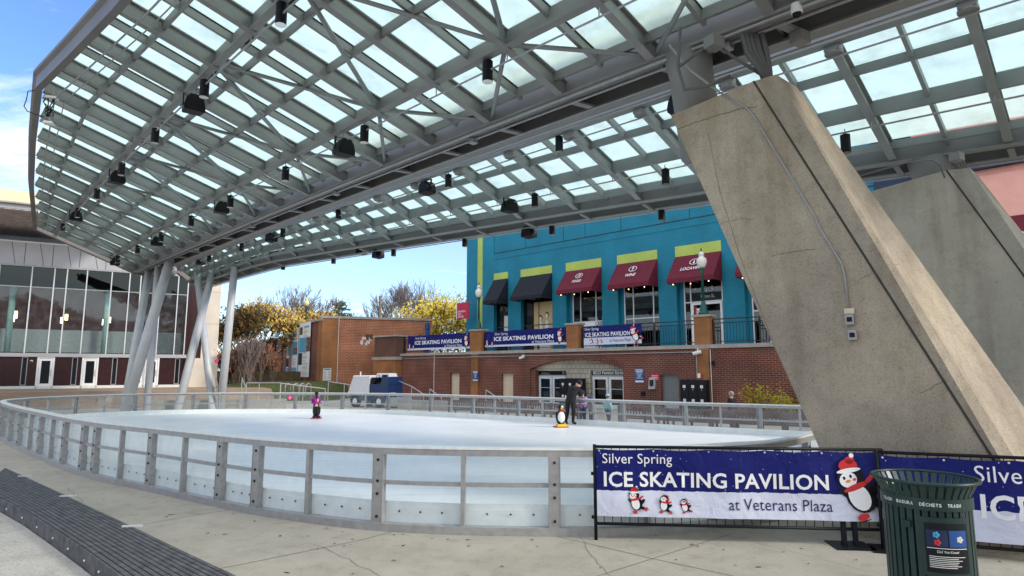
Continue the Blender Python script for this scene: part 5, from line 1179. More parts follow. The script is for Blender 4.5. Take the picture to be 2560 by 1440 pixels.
def banner(label, W_, H_, P0, rz, kind, sag=.03, wav=.02, cut=None):
    o = thing('banner', label, 'banner', P0, rz, 'ice skating banners')
    K, J = 90, 16; vs = []; random.seed(int(W_ * 100) + int(H_ * 77))
    ph = [random.uniform(0, 6) for _ in range(4)]
    def fold(u, v):
        tie = abs(math.sin(u * math.pi * 5)) * max(0, v - .35) ** 2 * .9                     # slack between the ties along the top hem
        return wav * (.5 * math.sin(u * 17 + ph[0] + 2 * v) + .35 * math.sin(u * 31 + ph[1] - 3 * v) + .3 * math.sin(v * 7 + ph[2] + u * 4) + tie * math.sin(u * 47 + v * 9)) * (.4 + .6 * math.sin(math.pi * min(1, v + .1)))
    for j in range(J + 1):
        for i in range(K + 1):
            u, v = i / K, j / J
            yy = fold(u, v)
            top = -sag * abs(math.sin(u * math.pi * 5)) * v
            vs.append((u * W_, yy, v * H_ + top))
    mb = MB(); mb.add(vs, [(j * (K + 1) + i, j * (K + 1) + i + 1, (j + 1) * (K + 1) + i + 1, (j + 1) * (K + 1) + i) for j in range(J) for i in range(K)])
    m = M[kind].copy(); t, n, l = nodes_of(m)
    for q in n:
        if q.type == 'MATH' and q.operation == 'MULTIPLY_ADD': q.inputs[1].default_value *= H_; q.inputs[2].default_value *= H_
        if q.type == 'TEX_VORONOI': q.inputs['Scale'].default_value /= H_
    mb.build('cloth', m, o, smooth=True)
    y = -.006
    if kind == 'ban1':
        if not cut:
            text('Silver Spring', o, M['banner_txt'], (W_ * .022, y, H_ * .735), (1, 0, 0), (0, 0, 1), width=W_ * .25, height=H_ * .195)
            text('ICE SKATING PAVILION', o, M['banner_txt'], (W_ * .026, y, H_ * .435), (1, 0, 0), (0, 0, 1), width=W_ * .785, height=H_ * .225, bold=.022)
            text('at Veterans Plaza', o, M['banner_navytxt'], (W_ * .465, y, H_ * .125), (1, 0, 0), (0, 0, 1), width=W_ * .355, height=H_ * .165)
            penguin_print(o, W_ * .945, H_ * .05, H_ * .96, 'santa', y, .30)
            penguin_print(o, W_ * .145, H_ * .06, H_ * .40, 'santa', y, .08); penguin_print(o, W_ * .235, H_ * .06, H_ * .32, 'muffs', y, -.25); penguin_print(o, W_ * .315, H_ * .06, H_ * .26, 'goggles', y, 0, False)
        else:
            text('Silver Spring', o, M['banner_txt'], (W_ * .285, y, H_ * .66), (1, 0, 0), (0, 0, 1), width=W_ * .38, height=H_ * .26)
            text('ICE SKATING PAVILION', o, M['banner_txt'], (W_ * .295, y, H_ * .28), (1, 0, 0), (0, 0, 1), width=W_ * 1.12, height=H_ * .30, bold=.022)
    else:
        text('Silver Spring', o, M['banner_txt'], (W_ * .13, y, H_ * .68), (1, 0, 0), (0, 0, 1), width=W_ * .17, height=H_ * .20); text('ICE SKATING PAVILION', o, M['banner_txt'], (W_ * .12, y, H_ * .36), (1, 0, 0), (0, 0, 1), width=W_ * .73, height=H_ * .26, bold=.03)
        text('at Veterans Plaza', o, M['banner_txt'], (W_ * .60, y, H_ * .14), (1, 0, 0), (0, 0, 1), width=W_ * .26, height=H_ * .17)
        penguin_print(o, W_ * .93, H_ * .06, H_ * .85, 'santa', y); penguin_print(o, W_ * .035, H_ * .06, H_ * .40, 'santa', y); penguin_print(o, W_ * .095, H_ * .06, H_ * .32, 'muffs', y, -.2, False)
    for ch in o.children:
        if not ch.name.startswith('cloth'):
            vs_ = ch.data.vertices
            if ch.name.startswith('printed'):                                                 # small prints stay flat, just proud of the cloth
                c0 = min(fold(v.co.x / W_, v.co.z / H_) for v in vs_)
                for v in vs_: v.co.y += c0
            else:
                for v in vs_: v.co.y += fold(v.co.x / W_, v.co.z / H_)
    return o
for px0, px1, zt, zb, kind, lab in ((1018, 1180, (1020, 840), (1020, 876), 'ban2', 'navy skating banner on the railing left of the left street lamp'), (1213, 1417, (1213, 829), (1213, 868), 'ban2', 'navy skating banner on the railing between two brick pillars'), (1459, 1604, (1459, 817), (1459, 863), 'ban1', 'navy and white skating banner with penguins right of the mid brick pillar')):
    x0, z1 = TF.at(*zt, .15); _, z0 = TF.at(*zb, .15); x1, _ = TF.at(px1, 840, .15); z0 = max(z0, ZC + .24)
    banner(lab, x1 - x0, z1 - z0, TF.w(x0, .15, z0), TF.rot, kind, .04, .03)
# near crowd barriers carrying banners
def barrier(label, A, B, H_, legs, zb=.16):
    d = B - A; d.z = 0; W_ = d.length; an = math.atan2(d.y, d.x)
    o = thing('crowd_barrier', label, 'barrier', A, an, 'black crowd barriers with banners')
    for z in (zb, H_): MB().tube([(0, 0, z), (W_, 0, z)], .021, 10).build('rail', M['black'], o, smooth=True)
    MB().tube([(0, 0, 0), (0, 0, H_ + .03)], .024, 10).build('post', M['black'], o, smooth=True); MB().tube([(W_, 0, zb - .03), (W_, 0, H_)], .021, 10).build('post', M['black'], o, smooth=True)
    mb0 = None; k = int(W_ / .115)
    for i in range(1, min(k, 60)):
        if mb0 is None: mb0 = MB().tube([(0, 0, zb), (0, 0, H_)], .0055, 6).build('bar', M['black'], o, (W_ * i / k, 0, 0))
        else: c = mb0.copy(); COL.objects.link(c); c.location = (W_ * i / k, 0, 0)
    for x in legs:
        l_ = thing('foot', None, None, (x, 0, 0)); l_.parent = o
        MB().box(-.25, -.22, 0, .25, .22, .012).build('foot_plate', M['black'], l_); MB().box(-.10, -.025, .012, -.045, .025, zb + .25).build('leg', M['black'], l_); MB().box(.045, -.025, .012, .10, .025, zb + .25).build('leg', M['black'], l_)
    for z in (.28, .86): MB().box(-.055, -.02, z, -.022, .02, z + .04).build('hook', M['black'], o)
    return o, an, W_
A1 = onz(1490, 1337, 0) * .972; B1 = onz(2110, 1352, 0) * .972; A1.z = B1.z = 0; d1 = (B1 - A1).normalized(); B1 = A1 + d1 * 3.82
b1, an1, W1 = barrier('black crowd barrier in front of the rink, behind the large penguin banner', A1, B1, 1.245, [3.33], .215)
ny1 = Vector((math.sin(an1), -math.cos(an1), 0))
banner('large navy and white skating banner with penguins on the near barrier', 3.78, .90, A1 + d1 * .02 + ny1 * .045 + Vector((0, 0, .325)), an1, 'ban1', .02, .030)
A2 = onz(2190, 1130, 1.23); A2.z = 0; B2 = onz(2560, 1147, 1.22); B2.z = 0; d2 = (B2 - A2).normalized(); B2 = A2 + d2 * 3.7
b2, an2, W2 = barrier('black crowd barrier at the right edge, behind the trash can', A2, B2, 1.23, [.1, 3.0], .13)
ny2 = Vector((math.sin(an2), -math.cos(an2), 0))
banner('navy skating banner cut off by the right edge, behind the trash can', 3.6, 1.0, A2 + d2 * .03 + ny2 * .045 + Vector((0, 0, .20)), an2, 'ban1', .02, .030, cut=True)
for A_, d_, ny_, W_, z_, lab in ((A1, d1, ny1, 3.8, 1.20, 'ties'), (A2, d2, ny2, 3.5, 1.17, 'ties')):
    o = b1 if A_ is A1 else b2
    for i in range(6): p = Vector((.06 + (W_ - .1) * i / 5, -.055, z_)); MB().tube([p, p + Vector((0, -.006, 0))], .014, 10).build('grommet', M['chrome'], o)

# ================================================================ litter bin
can_p = atd(2309, 1190, 5.2); TC = thing('trash_can', 'dark green slatted metal trash can with flared rim and lettered band', 'trash can', (can_p.x, can_p.y, .27))
zr = can_p.z - .27; R0, R1 = .305, .37; k = 36; zb_ = zr - .16
slat = None; import_n = 0
for i in range(k):
    a = 2 * math.pi * (i + .5) / k; mb = MB()
    prof = [(R0, .05), (R0, zb_ - .02), (R0 + .006, zb_ + .05), (R0 + .032, zb_ + .10), (R1 - .012, zr - .015)]
    pts = []
    if slat is None:
        for w_, sgn in ((.019, 1),):
            for (r0, z0), (r1, z1) in zip(prof[:-1], prof[1:]):
                mb.add([(r0, -w_, z0), (r0, w_, z0), (r1, w_, z1), (r1, -w_, z1), (r0 - .008, -w_, z0), (r0 - .008, w_, z0), (r1 - .008, w_, z1), (r1 - .008, -w_, z1)], [(0, 1, 2, 3), (7, 6, 5, 4), (1, 5, 6, 2), (4, 0, 3, 7)])
        slat = mb.build('slat', M['cangreen'], TC, rz=a)
    else: c = slat.copy(); COL.objects.link(c); c.rotation_euler = (0, 0, a)
def ring(name, r, z, t, m=M['cangreen']):
    MB().tube([(r * math.cos(q), r * math.sin(q), z) for q in (2 * math.pi * i / 48 for i in range(49))], t, 8, False).build(name, m, TC, smooth=True)
ring('rim', R1, zr - .01, .014); ring('base_ring', R0, .06, .014)
MB().lathe([(R0 + .010, zb_ - .055), (R0 + .012, zb_ + .035), (R0 + .004, zb_ + .035), (R0 + .002, zb_ - .055)], (0, 0, 0), 48).v
mb = MB(); nb = 48
for i in range(nb):
    a0, a1 = 2 * math.pi * i / nb, 2 * math.pi * (i + 1) / nb; f = lambda a, r, z: (r * math.cos(a), r * math.sin(a), z)
    mb.quad(f(a0, R0 + .012, zb_ - .055), f(a1, R0 + .012, zb_ - .055), f(a1, R0 + .012, zb_ + .035), f(a0, R0 + .012, zb_ + .035))
mb.build('band', M['cangreen'], TC, smooth=True)
mb = MB(); mb.lathe([(.245, .08), (.245, zr - .16), (.235, zr - .16), (.235, .10)], (0, 0, 0), 32); mb.build('liner', M['rubber'], TC, smooth=True)
def around(word, a0, z, h, r, m, parent, sp=1.0):
    a = a0
    for ch in word:
        wdt = h * (.85 if ch not in 'I ' else .45) * sp
        if ch != ' ':
            am = a + wdt / r / 2; o_ = Vector((math.cos(am) * r, math.sin(am) * r, z)); xd = Vector((-math.sin(am), math.cos(am), 0))
            t_ = text(ch, parent, m, o_, xd, (0, 0, 1), height=h * (1.22 if ch == 'É' else 1), width=wdt * .82 if ch != 'I' else h * .16, center=True, bold=.02)
        a += wdt / r
    return a
face = math.atan2(-can_p.y, -can_p.x)
a = face - 1.12
for wd in ('TRASH', 'BASURA', 'DÉCHETS', 'TRASH'):
    a = around(wd, a, zb_ - .022, .025, R0 + .0135, M['offwhite'], TC) + .12
# information panel on the can
pn = thing('info_panel', None, None, (0, 0, 0), face + .38 + math.pi / 2); pn.parent = TC; rp_ = R0 + .018
def curved(name, m, x0, x1, z0, z1, r=rp_):
    mb = MB(); kk3 = 10
    for i in range(kk3):
        b0, b1 = (x0 + (x1 - x0) * i / kk3) / rp_, (x0 + (x1 - x0) * (i + 1) / kk3) / rp_
        f = lambda b, z: (r * math.sin(b), -r * math.cos(b), z)
        mb.quad(f(b0, z0), f(b1, z0), f(b1, z1), f(b0, z1))
    return mb.build(name, m, pn)
pz0, pz1 = zb_ - .50, zb_ - .14; curved('backing', M['cangreen'], -.17, .17, pz0 - .03, pz1 + .04, rp_ - .004); curved('plate', M['black'], -.15, .15, pz0, pz1); curved('blue_print', M['signblue'], .01, .14, pz1 - .17, pz1 - .05, rp_ + .001); curved('dark_print', M['navycloth'], -.14, .0, pz1 - .17, pz1 - .05, rp_ + .001)
for (x, z, m) in ((-.075, pz1 - .085, 'skyblue'), (-.07, pz1 - .14, 'red'), (.085, pz1 - .115, 'offwhite')):
    mb = MB(); n6 = 12; b = x / rp_
    for q in range(5):
        an = q * 2 * math.pi / 5; dx, dz = .014 * math.cos(an), .014 * math.sin(an); bb = (x + dx) / rp_; rr = rp_ + .002
        mb.ball((rr * math.sin(bb), -rr * math.cos(bb), z + dz), .011, .002, .011, 8, 5)
    mb.build('emblem', M[m], pn)
curved('divider', M['offwhite'], -.14, .14, pz1 - .185, pz1 - .180, rp_ + .001)
for i in range(7): curved('text_line', M['offwhite'], -.13, random.uniform(.02, .12), pz1 - .245 - i * .013, pz1 - .240 - i * .013, rp_ + .001)
aa = face + .30 - .17
def ptxt(s_, x0, z, h):
    a = x0 / rp_
    for ch in s_:
        wdt = h * (.72 if ch not in 'il ?' else .42)
        if ch != ' ':
            b = a + wdt / rp_ / 2; o_ = Vector((math.sin(b) * (rp_ + .003), -math.cos(b) * (rp_ + .003), z)); text(ch, pn, M['offwhite'], o_, (math.cos(b), math.sin(b), 0), (0, 0, 1), height=h * (1 if ch.isupper() or ch in 'idkt?' else .75), center=True)
        a += wdt / rp_
ptxt('Did You Know?', -.075, pz1 - .215, .018)
MB().cbox((math.cos(face - .45) * (R0 + .015), math.sin(face - .45) * (R0 + .015), zb_ - .17), .05, .05, .05, face).build('latch', M['cangreen'], TC)

# ================================================================ slatted bench on the step
bw = mat('weathered_black_slats', (.055, .056, .060), .62, .35, 9, col2=(.12, .12, .125)); t_, n_, l_ = nodes_of(bw)
bench = thing('slatted_bench', 'long dark weathered bench of narrow slats along the edge of the upper step', 'bench', bench_near[3], 0)
bo = Vector(bench_near[3])
def poly_at(P, t):
    x = t * (len(P) - 1); i = min(max(int(x), 0), len(P) - 2); return P[i] + (P[i + 1] - P[i]) * (x - i)
TS = [-.02 + i * .06 for i in range(22)]
NS = 12
def bp(t, u): return poly_at(bench_far, t).lerp(poly_at(bench_near, t), u) - Vector((bo.x, bo.y, 0))
for i in range(NS):
    u0, u1 = i / NS + .006, (i + 1) / NS - .014; mb = MB()
    for a, b in zip(TS[:-1], TS[1:]):
        lo = [bp(a, u0), bp(a, u1), bp(b, u1), bp(b, u0)]; mb.hexa([Z(p, -.045) for p in lo], lo)
    o = mb.build('slat', bw, bench); o.location.z = -bo.z
mb = MB()
for a, b in zip(TS[:-1], TS[1:]):
    lo = [bp(a, 1.0), bp(a, 1.03), bp(b, 1.03), bp(b, 1.0)]; mb.hexa([Z(p, -.19) for p in lo], [Z(p, -.004) for p in lo])
o = mb.build('front_board', bw, bench); o.location.z = -bo.z
mb = MB()
for a, b in zip(TS[:-1], TS[1:]):
    lo = [bp(a, .02), bp(a, .985), bp(b, .985), bp(b, .02)]; mb.hexa([Z(p, -.47) for p in lo], [Z(p, -.055) for p in lo])
o = mb.build('seat_wall', M['rubber'], bench); o.location.z = -bo.z
mb = MB()
for i in range(9): p = bp(.05 + i * .11, 1.032); mb.ball(p - Vector((0, 0, .10)), .014, .014, .014, 8, 5)
o = mb.build('bolt', M['chrome'], bench); o.location.z = -bo.z
for x, y in ((63, 1190), (170, 1240), (331, 1315)):
    p = onz(x, y, .455) - bo; MB().cbox(p, .22, .035, .02, R(12)).build('skate_stop', M['alu_lt'], bench)

# ================================================================ ice resurfacer behind the far boards
zc = onz(905, 1020, 0); ZR = thing('ice_resurfacer', 'blue and white ice resurfacing machine parked behind the far rink boards', 'ice resurfacer', zc + Vector((.55, 1.1, 0)), R(-22))
# local -x is the front (white snow tank)
def zb(name, m, lo, hi): MB().hexa(lo, hi).build(name, M[m], ZR)
ZR.scale = (.86, .92, 1.0)
def rect(x0, y0, x1, y1, z): return [(x0, y0, z), (x1, y0, z), (x1, y1, z), (x0, y1, z)]
zb('snow_tank', 'zwhite', rect(-1.75, -.95, .15, .95, .75), rect(-1.25, -.95, .15, .95, 1.92)); zb('tank_lid', 'zwhite', rect(-1.28, -.98, .17, .98, 1.92), rect(-1.2, -.9, .1, .9, 1.98))
zb('tank_edge', 'conduit', rect(-1.78, -.97, -1.60, .97, .70), rect(-1.74, -.96, -1.64, .96, .80))
zb('chassis', 'zblue', rect(-1.5, -.9, 1.75, .9, .42), rect(-1.5, -.9, 1.75, .9, .78)); zb('engine_body', 'zblue', rect(.16, -.92, 1.75, .92, .78), rect(.16, -.92, 1.7, .92, 1.45)); zb('side_panel', 'zblue', rect(1.1, -.92, 1.75, .92, 1.45), rect(1.2, -.92, 1.72, .92, 1.9))
zb('seat', 'black', rect(.55, -.7, 1.05, -.1, 1.45), rect(.55, -.7, 1.05, -.1, 1.58)); zb('seat_back', 'black', rect(.98, -.7, 1.12, -.1, 1.58), rect(1.05, -.7, 1.16, -.1, 2.02)); zb('console', 'black', rect(.2, -.9, .5, .5, 1.45), rect(.25, -.85, .42, .4, 1.85))
zb('hood', 'zwhite', rect(.1, -.2, 1.3, .9, 1.86), rect(.2, -.1, 1.2, .85, 2.12))
MB().tube([(.48 + .2 * math.cos(a) * .4, -.4 + .2 * math.sin(a), 1.9 + .12 * math.cos(a)) for a in (2 * math.pi * i / 16 for i in range(17))], .018, 6).build('steering_wheel', M['black'], ZR)
MB().tube([(-1.2, -.2, 1.98), (-1.2, -.2, 2.22)], .05, 8).build('beacon', M['zwhite'], ZR)
for x in (-1.05, 1.0):
    for y in (-.82, .82):
        w_ = thing('wheel', None, None, (x, y, .38)); w_.parent = ZR; MB().tube([(0, -.13, 0), (0, .13, 0)], .38, 20).build('tyre', M['rubber'], w_); MB().tube([(0, -.14, 0), (0, .14, 0)], .19, 14).build('rim', M['zwhite'], w_)
zb('conditioner', 'alu', rect(1.8, -1.0, 2.5, 1.0, .12), rect(1.85, -1.0, 2.4, 1.0, .65)); zb('conditioner_arm', 'zblue', rect(1.7, -.4, 2.1, .4, .6), rect(1.7, -.4, 2.0, .4, .95)); MB().tube([(1.8, -.9, .9), (2.3, -.9, .95), (2.6, -.85, .7)], .03, 6).build('hose', M['alu'], ZR)

# ================================================================ low walls, handrails, racks and benches beyond the rink
def lowwall(pts, h, t, lab):
    o = thing('low_wall', lab, 'wall', (pts[0].x, pts[0].y, 0)); mb = MB()
    for a, b in zip(pts[:-1], pts[1:]): mb.beam(a - pts[0], b - pts[0], t, h=h)
    mb.build('wall', M['lowwall'], o); mb = MB()
    return o
g0 = lambda px, D, z=0: (lambda p: Vector((p.x, p.y, z)))(atd(px, 926, D))
lowwall([g0(375, 35), g0(560, 36.5), g0(720, 37.5)], .62, .3, 'low concrete wall behind the far rink boards, left of the skating child')
lowwall([g0(1000, 38), g0(1140, 36), g0(1320, 33.5)], .55, .3, 'low concrete ramp wall before the cream doors')
def handrail(pts, h, lab, legs=None):
    o = thing('handrail', lab, 'handrail', (pts[0].x, pts[0].y, 0), 0, 'grey handrails on the steps and ramps'); b = Vector((pts[0].x, pts[0].y, 0))
    MB().tube([Z(p, h) - b for p in pts], .035, 8).build('rail', M['alu'], o)
    for p in pts: q = p - b; MB().tube([(q.x, q.y, 0), Z(q, h)], .03, 6).build('post', M['alu'], o)
handrail([g0(618, 40, .6), g0(650, 40.3, .6), g0(704, 40.6, .6)], .9, 'grey handrail in front of the grassy bank'); handrail([g0(606, 36.5, .9), g0(618, 35.5, .3)], .95, 'short sloping handrail at the top of the steps'); handrail([g0(541, 37, .9), g0(548, 35.5, .3)], .95, 'short sloping handrail beside the crossed columns')
handrail([g0(703, 39, .75), g0(760, 40, .55), g0(815, 41, .35)], .75, 'long sloping handrail before the posters'); handrail([g0(822, 42, .8), g0(862, 42, .65), g0(880, 42, .55)], .75, 'handrail running behind the ice resurfacer'); handrail([g0(985, 40, .9), g0(1030, 39, .45), g0(1060, 38.2, .0)], .85, 'sloping handrail right of the ice resurfacer')
handrail([g0(1075, 37.5, .4), g0(1105, 36.8, -.1)], .8, 'sloping handrail left of the first cream door'); handrail([g0(1215, 35.5, .4), g0(1250, 34.8, -.1)], .8, 'sloping handrail left of the second cream door')
for i, px in enumerate((722, 742, 758, 773)):
    p = g0(px, 46, .35); o = thing('bike_rack', 'grey hoop bicycle rack below the posters', 'bike rack', p, R(60), 'hoop bicycle racks below the posters'); MB().tube([(-.25, 0, 0), (-.25, 0, .75), (-.18, 0, .92), (0, 0, 1.0), (.18, 0, .92), (.25, 0, .75), (.25, 0, 0)], .04, 8).build('hoop', M['alu'], o, smooth=True)
def make_bench():
    o = thing('wooden_bench', 'brown slatted wooden bench with its back to the rink', 'bench', (0, 0, 0), 0, 'brown wooden benches behind the far boards'); W_ = 1.75
    MB().box(-W_ / 2, .1, .42, W_ / 2, .55, .47).build('seat', M['benchwood'], o); MB().box(-W_ / 2, -.04, .80, W_ / 2, .02, .90).build('top_rail', M['benchwood'], o); MB().box(-W_ / 2, -.02, .50, W_ / 2, .02, .56).build('low_rail', M['benchwood'], o)
    s0 = None
    for i in range(14):
        x = -W_ / 2 + .06 + (W_ - .12) * i / 13
        if s0 is None: s0 = MB().box(-.028, -.015, .56, .028, .01, .80).build('back_slat', M['benchwood'], o, (x, 0, 0))
        else: c = s0.copy(); COL.objects.link(c); c.location = (x, 0, 0)
    for x in (-W_ / 2 + .04, W_ / 2 - .04): MB().box(x - .035, -.03, 0, x + .035, .04, .92).build('leg', M['benchwood'], o); MB().box(x - .035, .48, 0, x + .035, .55, .66).build('leg', M['benchwood'], o); MB().box(x - .04, -.02, .66, x + .04, .56, .70).build('arm_rest', M['benchwood'], o)
    return o
pb = make_bench(); first = True
path = [RC[i] + rnorm(i) * 1.25 for i in range(RN)]
bpx = [1120, 1180, 1240, 1300, 1365, 1560, 1625, 1690, 1752, 1815, 1880, 1945, 2005]
for i, px in enumerate(bpx):
    s = s_of(px, 18 * 8, 29 * 8); p, nn = rpt(s); q = p + nn * 1.1
    o = pb if first else copy_tree(pb); first = False
    o.location = (q.x, q.y, 0); o.rotation_euler = (0, 0, math.atan2(nn.y, nn.x) - math.pi / 2)
# yellow-green shrubs in front of the brick wall at the right
def shrub(name, lab, base, rx, ry, h, m, n, sz, seed, stems='bark', grp=None):
    random.seed(seed); o = thing(name, lab, 'shrub', base, 0, grp); mb = MB(); st = MB()
    for i in range(max(5, n // 60)):
        a = random.uniform(0, 6.28); r = random.random() ** .5; tip = Vector((math.cos(a) * rx * r, math.sin(a) * ry * r, h * random.uniform(.6, 1))); st.tube([(tip.x * .15, tip.y * .15, 0), tip * .55, tip], [.02, .012, .004], 4)
        for j in range(60):
            t = random.uniform(.35, 1.05); c = tip * t + Vector((random.gauss(0, .09), random.gauss(0, .09), random.gauss(0, .08))); leaf(mb, c, sz)
    st.build('stems', M[stems], o); mb.build('foliage', M[m], o); return o
def leaf(mb, c, s):
    u = Vector((random.gauss(0, 1), random.gauss(0, 1), random.gauss(0, 1))).normalized(); v = u.orthogonal().normalized() * s * .5; u = u * s
    mb.add([c - u, c + v, c + u, c - v], [(0, 1, 2, 3)])
M['lf_yg'] = leafmat('yellow_green_leaves', [(.10, .13, .015), (.38, .33, .02), (.50, .40, .02)], 3)
M['lf_orange'] = leafmat('orange_leaves', [(.22, .16, .06), (.55, .30, .07), (.62, .47, .10), (.34, .32, .08)], 1.0)
M['lf_yellow'] = leafmat('yellow_leaves', [(.30, .26, .04), (.64, .47, .06), (.74, .57, .10), (.44, .40, .07)], .9)
M['lf_olive'] = leafmat('olive_gold_leaves', [(.20, .21, .04), (.46, .40, .06), (.62, .50, .08)], .9)
M['lf_dark'] = leafmat('dark_autumn_leaves', [(.03, .04, .015), (.10, .07, .02), (.28, .12, .02)], 1.0)
M['lf_conifer'] = leafmat('conifer_needles', [(.02, .04, .03), (.05, .09, .06), (.07, .11, .08)], 1.0)
M['lf_rust'] = leafmat('rust_leaves', [(.16, .05, .02), (.34, .10, .03), (.22, .12, .05)], 1.2)
for px, lab, sd_ in ((1905, 'yellow green feathery shrub before the brick wall, left of two', 1), (1968, 'yellow leaved shrub before the brick wall beside the near pier', 2)):
    x, z = TF.at(px, 1000, -1.2); shrub('shrub', lab, TF.w(x, -1.2, 0), 1.0, .6, 1.75 if sd_ == 1 else 1.35, 'lf_yg', 900, .055, sd_)
# bits of litter: fallen leaves on the paving
random.seed(11); lm = mat('fallen_leaf', (.20, .09, .03), .8); lm2 = mat('yellow_fallen_leaf', (.55, .36, .03), .8)
for px, py, m in ((78, 1143, 'y'), (315, 1211, 'b'), (1172, 1366, 'b'), (210, 1386, 'y'), (1420, 1337, 'b'), (1120, 1349, 'b'), (1330, 1290 + 60, 'b'), (1640, 1340, 'b'), (1730, 1362, 'b'), (1810, 1375, 'b'), (1580, 1352, 'b'), (1690, 1400, 'b'), (1960, 1380, 'b'), (520, 1333, 'b'), (700, 1340, 'b'), (985, 1402, 'b'), (1255, 1417, 'b'), (860, 1365, 'b'), (415, 1292, 'b'), (260, 1250, 'b'), (1500, 1420, 'b'), (2020, 1410, 'b'), (2140, 1400, 'b')):
    if px == 210: p = onz(px, py, .275)
    else: p = onz(px, py, .006)
    o = thing('fallen_leaf', 'small dry fallen leaf on the concrete paving', 'leaf', p, random.uniform(0, 6), 'fallen leaves on the paving')
    if m == 'y': o['label'] = 'yellow fallen leaf on the upper step' if px == 210 else 'yellow fallen leaf at the foot of the rink boards'
    s = random.uniform(.02, .04); MB().add([(-s, 0, .002), (0, -s * .45, .012), (s * 1.1, 0, .004), (0, s * .45, .010)], [(0, 1, 2, 3)]).build('blade', lm2 if m == 'y' else lm, o)

# grit, gum and scraps scattered on the lower paving
random.seed(77); g = MB()
for i in range(260):
    x, y = random.uniform(-9, 6), random.uniform(5.6, 13)
    if (y < 9.3 + .42 * max(0, -1.2 - x)) and y > 4.9 - .78 * (x + .9):
        s = random.uniform(.006, .022); a = random.uniform(0, 3.14); u = Vector((math.cos(a), math.sin(a), 0)) * s * random.uniform(1, 2.2); v = Vector((-math.sin(a), math.cos(a), 0)) * s * .6; c = Vector((x, y, .006))
        g.quad(c - u - v, c + u - v * .7, c + u * .8 + v, c - u * .9 + v + Vector((0, 0, .004)))
tag(g.build('grit', mat('dark_grit', (.05, .045, .04), .9, .6, 40)), 'dark grit and scraps scattered over the concrete paving', 'grit', None, 'stuff')

# ================================================================ trees
def grow(mb, p, d, L, r, depth, tips, spread=.55, up=.12, split=(2, 3), taper=.62, seg=3):
    pts = [p]; rs = [r]
    for i in range(seg):
        d = (d + Vector((random.gauss(0, .13), random.gauss(0, .13), random.gauss(0, .08) + up * .4))).normalized(); p = p + d * L / seg; pts.append(p); rs.append(r * (1 - (1 - taper) * (i + 1) / seg))
        if depth <= 2: tips.append((p, d))
    mb.tube(pts, [max(q, .016) for q in rs], 6 if r > .06 else 3, False)
    if depth == 0: tips.append((p, d)); return
    for i in range(random.randint(*split) + (1 if depth > 2 else 0)):
        ax = Vector((random.gauss(0, 1), random.gauss(0, 1), random.gauss(0, .5))).normalized(); nd = (d + ax * spread * random.uniform(.6, 1.3) + Vector((0, 0, up))).normalized()
        q = pts[random.randint(max(1, seg - 1), seg)] if i else p
        grow(mb, q, nd, L * random.uniform(.62, .82), rs[-1] * random.uniform(.6, .85), depth - 1, tips, spread, up, split, taper, seg)
def tree(name, lab, base, H, m, seed, leaves=2500, lsize=.16, depth=5, bark='bark', spread=.55, up=.12, stems=1, grp='autumn trees behind the brick walls', puff=.5, trunk=.28, r0=.022):
    random.seed(seed); o = thing(name, lab, 'tree', base, 0, grp); mb = MB(); tips = []
    for s in range(stems):
        d = Vector((random.gauss(0, .25 if stems > 1 else .05), random.gauss(0, .25 if stems > 1 else .05), 1)).normalized(); grow(mb, Vector((0, 0, -.3)), d, H * trunk, H * r0 / (1 if stems == 1 else 1.7), depth, tips, spread, up)
    mz = max(t[0].z for t in tips); f = H / mz
    mb.v = [(x * f, y * f, z * f) for x, y, z in mb.v]
    mb.build('trunk', M[bark], o)
    if leaves:
        lf = MB(); per = max(1, leaves // len(tips)); keep = leaves / len(tips)
        for p, d in tips:
            cnt_ = per if keep >= 1 else (1 if random.random() < keep else 0)
            for i in range(cnt_): c = p * f + Vector((random.gauss(0, puff), random.gauss(0, puff), random.gauss(0, puff * .7))); leaf(lf, c, lsize * random.uniform(.6, 1.3))
        lf.build('crown', M[m], o)
    return o
def tz(px, py, D): return atd(px, py, D).z
def tbase(px, D, z=0): p = atd(px, 926, D); return Vector((p.x, p.y, z))
TREES = [  # px, depth, top py, kind
    ('broadleaf_tree', 'orange and yellow autumn tree rising behind the shrubs left of the posters', 640, 62, 752, 'lf_orange', 21, 2300, .16, 6, .75, .45),
    ('broadleaf_tree', 'golden orange tree top directly left of the brick block posters', 695, 68, 756, 'lf_orange', 22, 1800, .16, 6, .75, .45),
    ('broadleaf_tree', 'dark green and rust tree at the edge of the glass hall', 562, 58, 765, 'lf_dark', 23, 3200, .17, 6, .65, .45),
    ('broadleaf_tree', 'yellow tree peeping over the brick block beside the distant lamp', 755, 80, 780, 'lf_yellow', 24, 1800, .17, 5, .7, .5),
    ('broadleaf_tree', 'bright yellow tree left of the blue building, nearest of the group', 1110, 66, 742, 'lf_yellow', 25, 3600, .18, 6, .75, .5),
    ('broadleaf_tree', 'olive gold tree leaning against the blue building edge', 1155, 72, 728, 'lf_olive', 26, 3800, .18, 6, .75, .5),
    ('broadleaf_tree', 'pale yellow low tree behind the brick block cap', 1035, 76, 768, 'lf_yellow', 27, 2600, .18, 6, .75, .5)]
for nm, lab, px, D, py, m, sd_, lv, ls, dp, spd, pf_ in TREES: tree(nm, lab, tbase(px, D), tz(px, py, D), m, sd_, lv, ls, dp, 'bark', spd, .10, puff=pf_)
